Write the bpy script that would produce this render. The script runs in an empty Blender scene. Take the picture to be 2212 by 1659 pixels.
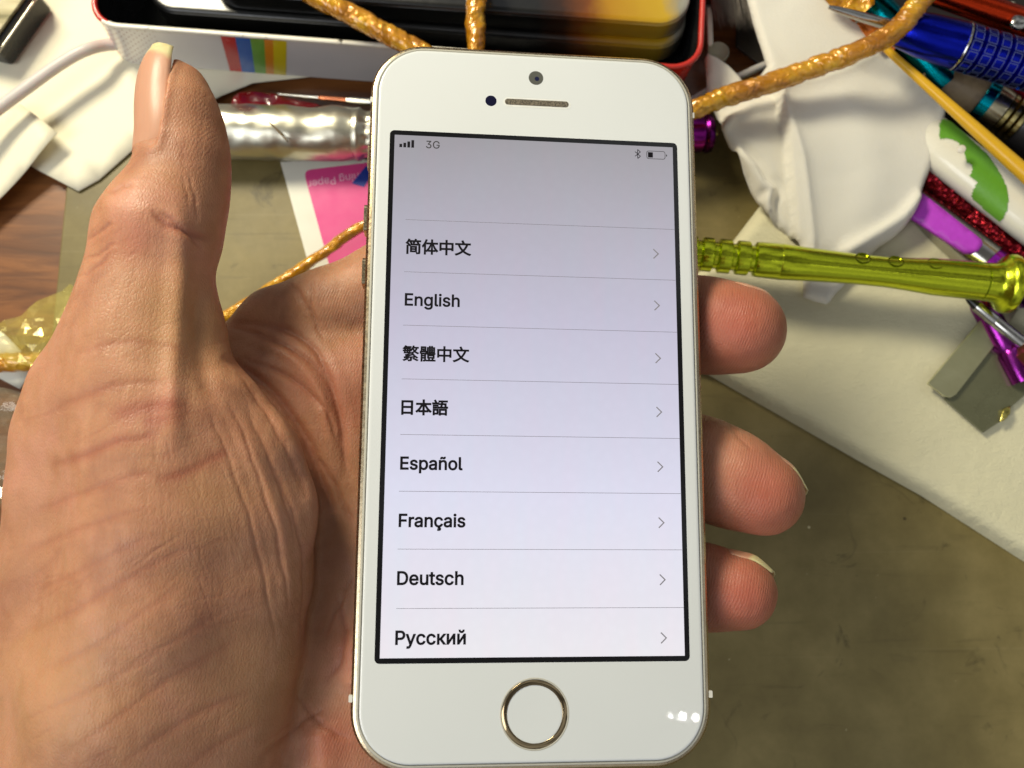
import bpy, bmesh, math, random
import numpy as np
from mathutils import Vector, Matrix, noise
from mathutils.geometry import delaunay_2d_cdt

# ---------------------------------------------------------------- camera, light, exposure
S = 0.001                                   # everything below is measured in millimetres
scene = bpy.context.scene
COL = scene.collection
TILT = math.radians(10.0)
CAM_H = 210.0
CAM_Y = -37.0
F_PX, W_PX, H_PX = 1850.0, 2212.0, 1659.0   # focal length of the phone camera in units of its picture width
CT, ST = math.cos(TILT), math.sin(TILT)
CAM_P = np.array([0.0, CAM_Y, CAM_H])
CAM_R = np.array([[1, 0, 0], [0, CT, -ST], [0, ST, CT]])   # columns: camera right, up, back

cam_data = bpy.data.cameras.new('camera')
cam = bpy.data.objects.new('camera', cam_data)
COL.objects.link(cam)
cam.location = Vector(CAM_P) * S
cam.rotation_euler = (TILT, 0, 0)
cam_data.sensor_width = 36.0
cam_data.lens = 36.0 * F_PX / W_PX
cam_data.clip_start = 0.005
cam_data.clip_end = 20.0
cam_data.dof.use_dof = True
cam_data.dof.focus_distance = 0.147
cam_data.dof.aperture_fstop = 24.0
scene.camera = cam

world = bpy.data.worlds.new('World')
scene.world = world
world.use_nodes = True
wn = world.node_tree
# the dim room round the bench: pale and dark noise patches, added to give the metals contrast
_tc = wn.nodes.new('ShaderNodeTexCoord')
_mp = wn.nodes.new('ShaderNodeMapping'); _mp.inputs['Scale'].default_value = (1.0, 2.2, 1.0); _mp.inputs['Rotation'].default_value = (0.2, 0.3, 0.4)
_nz = wn.nodes.new('ShaderNodeTexNoise'); _nz.inputs['Scale'].default_value = 1.6; _nz.inputs['Detail'].default_value = 1.5
_rp = wn.nodes.new('ShaderNodeValToRGB')
_rp.color_ramp.elements[0].position = 0.44; _rp.color_ramp.elements[0].color = (0.15, 0.15, 0.15, 1)
_rp.color_ramp.elements[1].position = 0.60; _rp.color_ramp.elements[1].color = (0.92, 0.94, 0.96, 1)
wn.links.new(_tc.outputs['Generated'], _mp.inputs[0]); wn.links.new(_mp.outputs[0], _nz.inputs['Vector'])
wn.links.new(_nz.outputs['Fac'], _rp.inputs[0]); wn.links.new(_rp.outputs[0], wn.nodes['Background'].inputs[0])
wn.nodes['Background'].inputs[1].default_value = 0.55

def aim(o, target):
    o.rotation_euler = (Vector(target) - o.location).to_track_quat('-Z', 'Y').to_euler()

def area(name, loc, target, size, power, color, size_y=None):
    l = bpy.data.lights.new(name, 'AREA')
    l.energy = power; l.color = color; l.size = size
    if size_y:
        l.shape = 'RECTANGLE'; l.size_y = size_y
    o = bpy.data.objects.new(name, l); COL.objects.link(o)
    o.location = Vector(loc) * S; aim(o, Vector(target) * S)
    return o

area('desk_lamp', (-200, 255, 300), (0, 30, 0), 0.14, 1.85, (1.0, 0.92, 0.70), 0.08)
area('fill_light', (-400, -260, 520), (0, 0, 40), 0.34, 1.7, (0.93, 0.96, 1.0))  # unseen cool fill, added to brighten the sides facing the camera

vs = scene.view_settings
vs.view_transform = 'Standard'; vs.look = 'None'; vs.exposure = 0.0; vs.gamma = 1.0
vs.use_curve_mapping = False
scene.cycles.max_bounces = 8
scene.cycles.transparent_max_bounces = 8
scene.cycles.caustics_reflective = False
scene.cycles.caustics_refractive = False
scene.cycles.sample_clamp_indirect = 4.0

# ---------------------------------------------------------------- helpers
def ray(u, v):
    return CAM_R @ np.array([(u - W_PX / 2) / F_PX, (H_PX / 2 - v) / F_PX, -1.0])

def P(u, v, z=0.0):
    """the point of the bench seen along that direction at height z (mm)"""
    d = ray(u, v)
    t = (z - CAM_H) / d[2]
    p = CAM_P + d * t
    return (float(p[0]), float(p[1]), float(z))

def PX(u, v, z):
    """mm per picture unit at that place"""
    p = np.array(P(u, v, z)) - CAM_P
    return float(-(CAM_R.T @ p)[2]) / F_PX

def to_px(co):
    """co Nx3 world mm -> Nx2 picture coordinates"""
    q = (np.asarray(co) - CAM_P) @ CAM_R
    return np.stack([W_PX / 2 + F_PX * q[:, 0] / -q[:, 2], H_PX / 2 - F_PX * q[:, 1] / -q[:, 2]], 1)

def mesh_obj(name, verts, faces, mat=None, parent=None, smooth=False):
    me = bpy.data.meshes.new(name)
    v = np.asarray(verts, dtype=float) * S
    me.from_pydata([tuple(x) for x in v], [], [tuple(int(i) for i in f) for f in faces])
    me.update()
    if smooth:
        me.polygons.foreach_set('use_smooth', [True] * len(me.polygons))
    if mat is not None:
        me.materials.append(mat)
    o = bpy.data.objects.new(name, me); COL.objects.link(o)
    if parent is not None:
        o.parent = parent
    return o

def fast_mesh(name, V, Q, mat=None, parent=None, smooth=True):
    me = bpy.data.meshes.new(name)
    V = np.asarray(V, np.float32) * S; Q = np.asarray(Q, np.int32)
    n = Q.shape[1]
    me.vertices.add(len(V)); me.vertices.foreach_set('co', V.ravel())
    me.loops.add(Q.size); me.loops.foreach_set('vertex_index', Q.ravel())
    me.polygons.add(len(Q))
    me.polygons.foreach_set('loop_start', np.arange(0, Q.size, n, dtype=np.int32))
    me.polygons.foreach_set('loop_total', np.full(len(Q), n, np.int32))
    me.update(calc_edges=True); me.validate()
    me.polygons.foreach_set('use_smooth', [smooth] * len(me.polygons))
    if mat is not None:
        me.materials.append(mat)
    o = bpy.data.objects.new(name, me); COL.objects.link(o)
    if parent is not None:
        o.parent = parent
    return o

def thing(name, label, cat, loc=(0, 0, 0), group=None):
    o = bpy.data.objects.new(name, None); COL.objects.link(o)
    o.empty_display_size = 0.005
    o['label'] = label; o['category'] = cat
    if group: o['group'] = group
    return o

def tag(o, label, cat, group=None):
    o['label'] = label; o['category'] = cat
    if group: o['group'] = group
    return o

def bevel(o, width, seg=3, angle=0.6):
    m = o.modifiers.new('bevel', 'BEVEL'); m.width = width * S; m.segments = seg
    m.limit_method = 'ANGLE'; m.angle_limit = angle
    return o

def solid(o, t, offset=1.0):
    m = o.modifiers.new('solid', 'SOLIDIFY'); m.thickness = t * S; m.offset = offset
    return o

def subsurf(o, n=1):
    m = o.modifiers.new('sub', 'SUBSURF'); m.levels = n; m.render_levels = n
    return o

def smooth(o):
    o.data.polygons.foreach_set('use_smooth', [True] * len(o.data.polygons)); return o

def prism(name, poly, z0, z1, mat, parent=None, bev=0, seg=3):
    """poly: xy in mm (counter-clockwise or not)"""
    a = sum(poly[i][0] * poly[(i + 1) % len(poly)][1] - poly[(i + 1) % len(poly)][0] * poly[i][1] for i in range(len(poly)))
    if a < 0: poly = poly[::-1]
    n = len(poly)
    v = [(x, y, z0) for x, y in poly] + [(x, y, z1) for x, y in poly]
    f = [tuple(range(n))[::-1], tuple(range(n, 2 * n))] + [(i, (i + 1) % n, n + (i + 1) % n, n + i) for i in range(n)]
    o = mesh_obj(name, v, f, mat, parent)
    if bev: bevel(o, bev, seg)
    return o

def rrect(w, h, r, n=10, cx=0, cy=0):
    out = []
    for sx, sy, a0 in ((1, 1, 0), (-1, 1, 90), (-1, -1, 180), (1, -1, 270)):
        for i in range(n + 1):
            a = math.radians(a0 + 90 * i / n)
            out.append((cx + sx * (w / 2 - r) + r * math.cos(a), cy + sy * (h / 2 - r) + r * math.sin(a)))
    return out

def ring_loft(name, rings, mat, parent=None, cap0=True, cap1=True, sm=True):
    """rings: list of equally long closed loops of 3D points"""
    n = len(rings[0]); v = [p for r in rings for p in r]; f = []
    for k in range(len(rings) - 1):
        for i in range(n):
            j = (i + 1) % n
            f.append((k * n + i, k * n + j, (k + 1) * n + j, (k + 1) * n + i))
    if cap0: f.append(tuple(range(n))[::-1])
    if cap1: f.append(tuple(range((len(rings) - 1) * n, len(rings) * n)))
    o = mesh_obj(name, v, f, mat, parent, sm)
    if cap0 and cap1:
        b = bmesh.new(); b.from_mesh(o.data); bmesh.ops.recalc_face_normals(b, faces=b.faces); b.to_mesh(o.data); b.free()
    return o

def frame_of(a, b):
    a, b = Vector(a), Vector(b); t = (b - a).normalized()
    up = Vector((0, 0, 1)); s = t.cross(up)
    if s.length < 1e-3: s = Vector((1, 0, 0))
    s.normalize(); return t, s, s.cross(t)

def lathe(name, a, b, prof, mat, parent=None, n=40, flat=1.0, sm=True, cap=True):
    """profile (t 0..1 or mm if >1 handled by caller, radius mm) turned about the axis a-b"""
    t, s, u = frame_of(a, b); L = (Vector(b) - Vector(a)).length; rings = []
    for q, r in prof:
        c = Vector(a) + t * (q * L)
        rings.append([tuple(c + s * (r * math.cos(2 * math.pi * i / n)) + u * (r * flat * math.sin(2 * math.pi * i / n))) for i in range(n)])
    o = ring_loft(name, rings, mat, parent, cap, cap, sm)
    if sm:
        m = o.modifiers.new('es', 'EDGE_SPLIT'); m.split_angle = math.radians(38)
    return o

def spline(pts, n):
    """Catmull-Rom through pts"""
    P_ = [np.array(p, float) for p in pts]; P_ = [2 * P_[0] - P_[1]] + P_ + [2 * P_[-1] - P_[-2]]
    out = []; m = len(P_) - 3
    for k in range(n + 1):
        x = k / n * m; i = min(int(x), m - 1); t = x - i
        a, b, c, d = P_[i:i + 4]
        out.append(0.5 * ((2 * b) + (-a + c) * t + (2 * a - 5 * b + 4 * c - d) * t * t + (-a + 3 * b - 3 * c + d) * t ** 3))
    return out

def tube(name, pts, rad, mat, parent=None, n=16, k=60, rfun=None, cap=True, sm=True):
    C = spline(pts, k); rings = []; prev = None
    for i, c in enumerate(C):
        t = C[min(i + 1, k)] - C[max(i - 1, 0)]; t = t / np.linalg.norm(t)
        if prev is None:
            s = np.cross(t, [0, 0, 1.0]); s /= np.linalg.norm(s)
        else:
            s = prev - t * prev.dot(t); s /= np.linalg.norm(s)
        prev = s; u = np.cross(s, t)
        ring = []
        for j in range(n):
            a = 2 * math.pi * j / n
            r = rad if rfun is None else rfun(i / k, a, c)
            ring.append(tuple(c + r * (math.cos(a) * s + math.sin(a) * u)))
        rings.append(ring)
    return ring_loft(name, rings, mat, parent, cap, cap, sm)

def sheet(name, poly, zf, step, mat, parent=None, thick=0.0, base=0.0, sm=True, feature=()):
    """a sheet with outline poly (xy mm), height zf(x, y); feature: extra (x, y) points"""
    xs = [p[0] for p in poly]; ys = [p[1] for p in poly]
    pts = []
    n = len(poly)
    for i in range(n):
        a, b = poly[i], poly[(i + 1) % n]; L = math.hypot(b[0] - a[0], b[1] - a[1]); m = max(1, int(L / step))
        pts += [(a[0] + (b[0] - a[0]) * j / m, a[1] + (b[1] - a[1]) * j / m) for j in range(m)]
    nb = len(pts); edge = pts[:]
    E = np.array(edge); rnd = random.Random(5)
    y = min(ys); row = 0
    while y < max(ys):
        x = min(xs) + (row % 2) * step / 2
        while x < max(xs):
            q = (x + rnd.uniform(-.1, .1) * step, y + rnd.uniform(-.1, .1) * step)
            if inside(q, edge) and np.min((E[:, 0] - q[0]) ** 2 + (E[:, 1] - q[1]) ** 2) > (0.5 * step) ** 2:
                pts.append(q)
            x += step
        y += step * 0.866; row += 1
    v2, _, f, *_ = delaunay_2d_cdt([Vector(p) for p in pts], [], [list(range(nb))], 1, 1e-4)
    v = [(p.x, p.y, zf(p.x, p.y)) for p in v2]
    f = [tuple(t) for t in f]
    o = mesh_obj(name, v, f, mat, parent, sm)
    if thick: solid(o, thick, -1)
    return o

def inside(p, poly):
    x, y = p; c = False; n = len(poly); j = n - 1
    for i in range(n):
        xi, yi = poly[i][:2]; xj, yj = poly[j][:2]
        if (yi > y) != (yj > y) and x < (xj - xi) * (y - yi) / (yj - yi) + xi: c = not c
        j = i
    return c

def dist_poly(p, line):
    """distance from p to a polyline, in the same units"""
    best = 1e9
    for a, b in zip(line[:-1], line[1:]):
        dx, dy = b[0] - a[0], b[1] - a[1]
        t = max(0, min(1, ((p[0] - a[0]) * dx + (p[1] - a[1]) * dy) / (dx * dx + dy * dy + 1e-12)))
        best = min(best, math.hypot(p[0] - a[0] - t * dx, p[1] - a[1] - t * dy))
    return best

def sstep(x, a, b):
    t = max(0.0, min(1.0, (x - a) / (b - a))); return t * t * (3 - 2 * t)

def PP(pts, z): return [P(u, v, z)[:2] for u, v in pts]

# ---------------------------------------------------------------- materials
def srgb(r, g, b):
    f = lambda c: (c / 255 / 12.92) if c / 255 <= 0.04045 else ((c / 255 + 0.055) / 1.055) ** 2.4
    return (f(r), f(g), f(b), 1.0)

class Mat:
    def __init__(s, name):
        s.m = bpy.data.materials.new(name); s.m.use_nodes = True
        s.t = s.m.node_tree; s.b = s.t.nodes['Principled BSDF']; s.tc = s.t.nodes.new('ShaderNodeTexCoord')
    def set(s, **k):
        names = dict(color='Base Color', rough='Roughness', metal='Metallic', spec='Specular IOR Level', coat='Coat Weight',
                     coat_rough='Coat Roughness', trans='Transmission Weight', ior='IOR', alpha='Alpha', sss='Subsurface Weight',
                     sheen='Sheen Weight', emit='Emission Strength', emit_color='Emission Color', aniso='Anisotropic')
        for a, v in k.items():
            i = s.b.inputs[names[a]]
            if hasattr(v, 'links') or isinstance(v, bpy.types.NodeSocket): s.t.links.new(v, i)
            else: i.default_value = v
        return s
    def node(s, kind, **k):
        n = s.t.nodes.new(kind)
        for a, v in k.items():
            if a.startswith('_'): setattr(n, a[1:], v)
            else:
                a = int(a[1:]) if a[0] == 'i' and a[1:].isdigit() else a.replace('__', ' ')
                if isinstance(v, bpy.types.NodeSocket): s.t.links.new(v, n.inputs[a])
                else: n.inputs[a].default_value = v
        return n
    def coords(s, scale=(1, 1, 1), rot=(0, 0, 0), src='Object'):
        return s.node('ShaderNodeMapping', Vector=s.tc.outputs[src], Scale=scale, Rotation=rot).outputs[0]
    def noise(s, scale, detail=4, rough=0.55, vec=None, dist=0.0):
        return s.node('ShaderNodeTexNoise', Vector=vec if vec is not None else s.tc.outputs['Object'], Scale=scale, Detail=detail, Roughness=rough, Distortion=dist).outputs['Fac']
    def ramp(s, fac, stops, interp='LINEAR'):
        r = s.node('ShaderNodeValToRGB', Fac=fac); r.color_ramp.interpolation = interp
        e = r.color_ramp.elements
        while len(e) < len(stops): e.new(0.5)
        for x, (p, c) in zip(e, stops):
            x.position = p; x.color = c if len(c) == 4 else (*c, 1)
        return r.outputs[0]
    def mix(s, fac, a, b, mode='MIX'):
        n = s.t.nodes.new('ShaderNodeMix'); n.data_type = 'RGBA'; n.blend_type = mode
        for i, v in ((n.inputs[0], fac), (n.inputs[6], a), (n.inputs[7], b)):
            if isinstance(v, bpy.types.NodeSocket): s.t.links.new(v, i)
            else: i.default_value = v
        return n.outputs[2]
    def math(s, op, a, b=0.0, clamp=False):
        n = s.t.nodes.new('ShaderNodeMath'); n.operation = op; n.use_clamp = clamp
        for i, v in ((n.inputs[0], a), (n.inputs[1], b)):
            if isinstance(v, bpy.types.NodeSocket): s.t.links.new(v, i)
            else: i.default_value = v
        return n.outputs[0]
    def bump(s, h, dist, strength=1.0, normal=None):
        n = s.node('ShaderNodeBump', Height=h, Distance=dist * S, Strength=strength)
        if normal is not None: s.t.links.new(normal, n.inputs['Normal'])
        s.t.links.new(n.outputs[0], s.b.inputs['Normal']); return n.outputs[0]

def specks(m, base, col, scale, rad, keep, amt=.8):
    """small separate crumbs or chips: one here and there, of the surface's own dirt colour"""
    v = m.node('ShaderNodeTexVoronoi', Vector=m.tc.outputs['Object'], Scale=scale)
    near = m.ramp(v.outputs['Distance'], [(rad * .6, (1,) * 3), (rad, (0,) * 3)])
    pick = m.ramp(m.node('ShaderNodeSeparateColor', Color=v.outputs['Color']).outputs[0], [(keep, (1,) * 3), (keep + .01, (0,) * 3)])
    return m.mix(m.math('MULTIPLY', m.math('MULTIPLY', near, pick), amt), base, col)

def plain(name, color, rough=0.5, metal=0.0, var=0.08, scale=300, bump=0.0, bscale=900, **k):
    m = Mat(name); n = m.noise(scale)
    c2 = tuple(max(0, x * (1 - var * 2.2)) for x in color[:3]) + (1,)
    m.set(color=m.mix(n, c2, color), metal=metal, **k)
    m.set(rough=m.ramp(m.noise(scale * 0.6, 5), [(0.3, (rough * .8,) * 3), (0.7, (min(1, rough * 1.25),) * 3)]))
    if bump: m.bump(m.noise(bscale, 6), bump)
    return m.m
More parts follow.
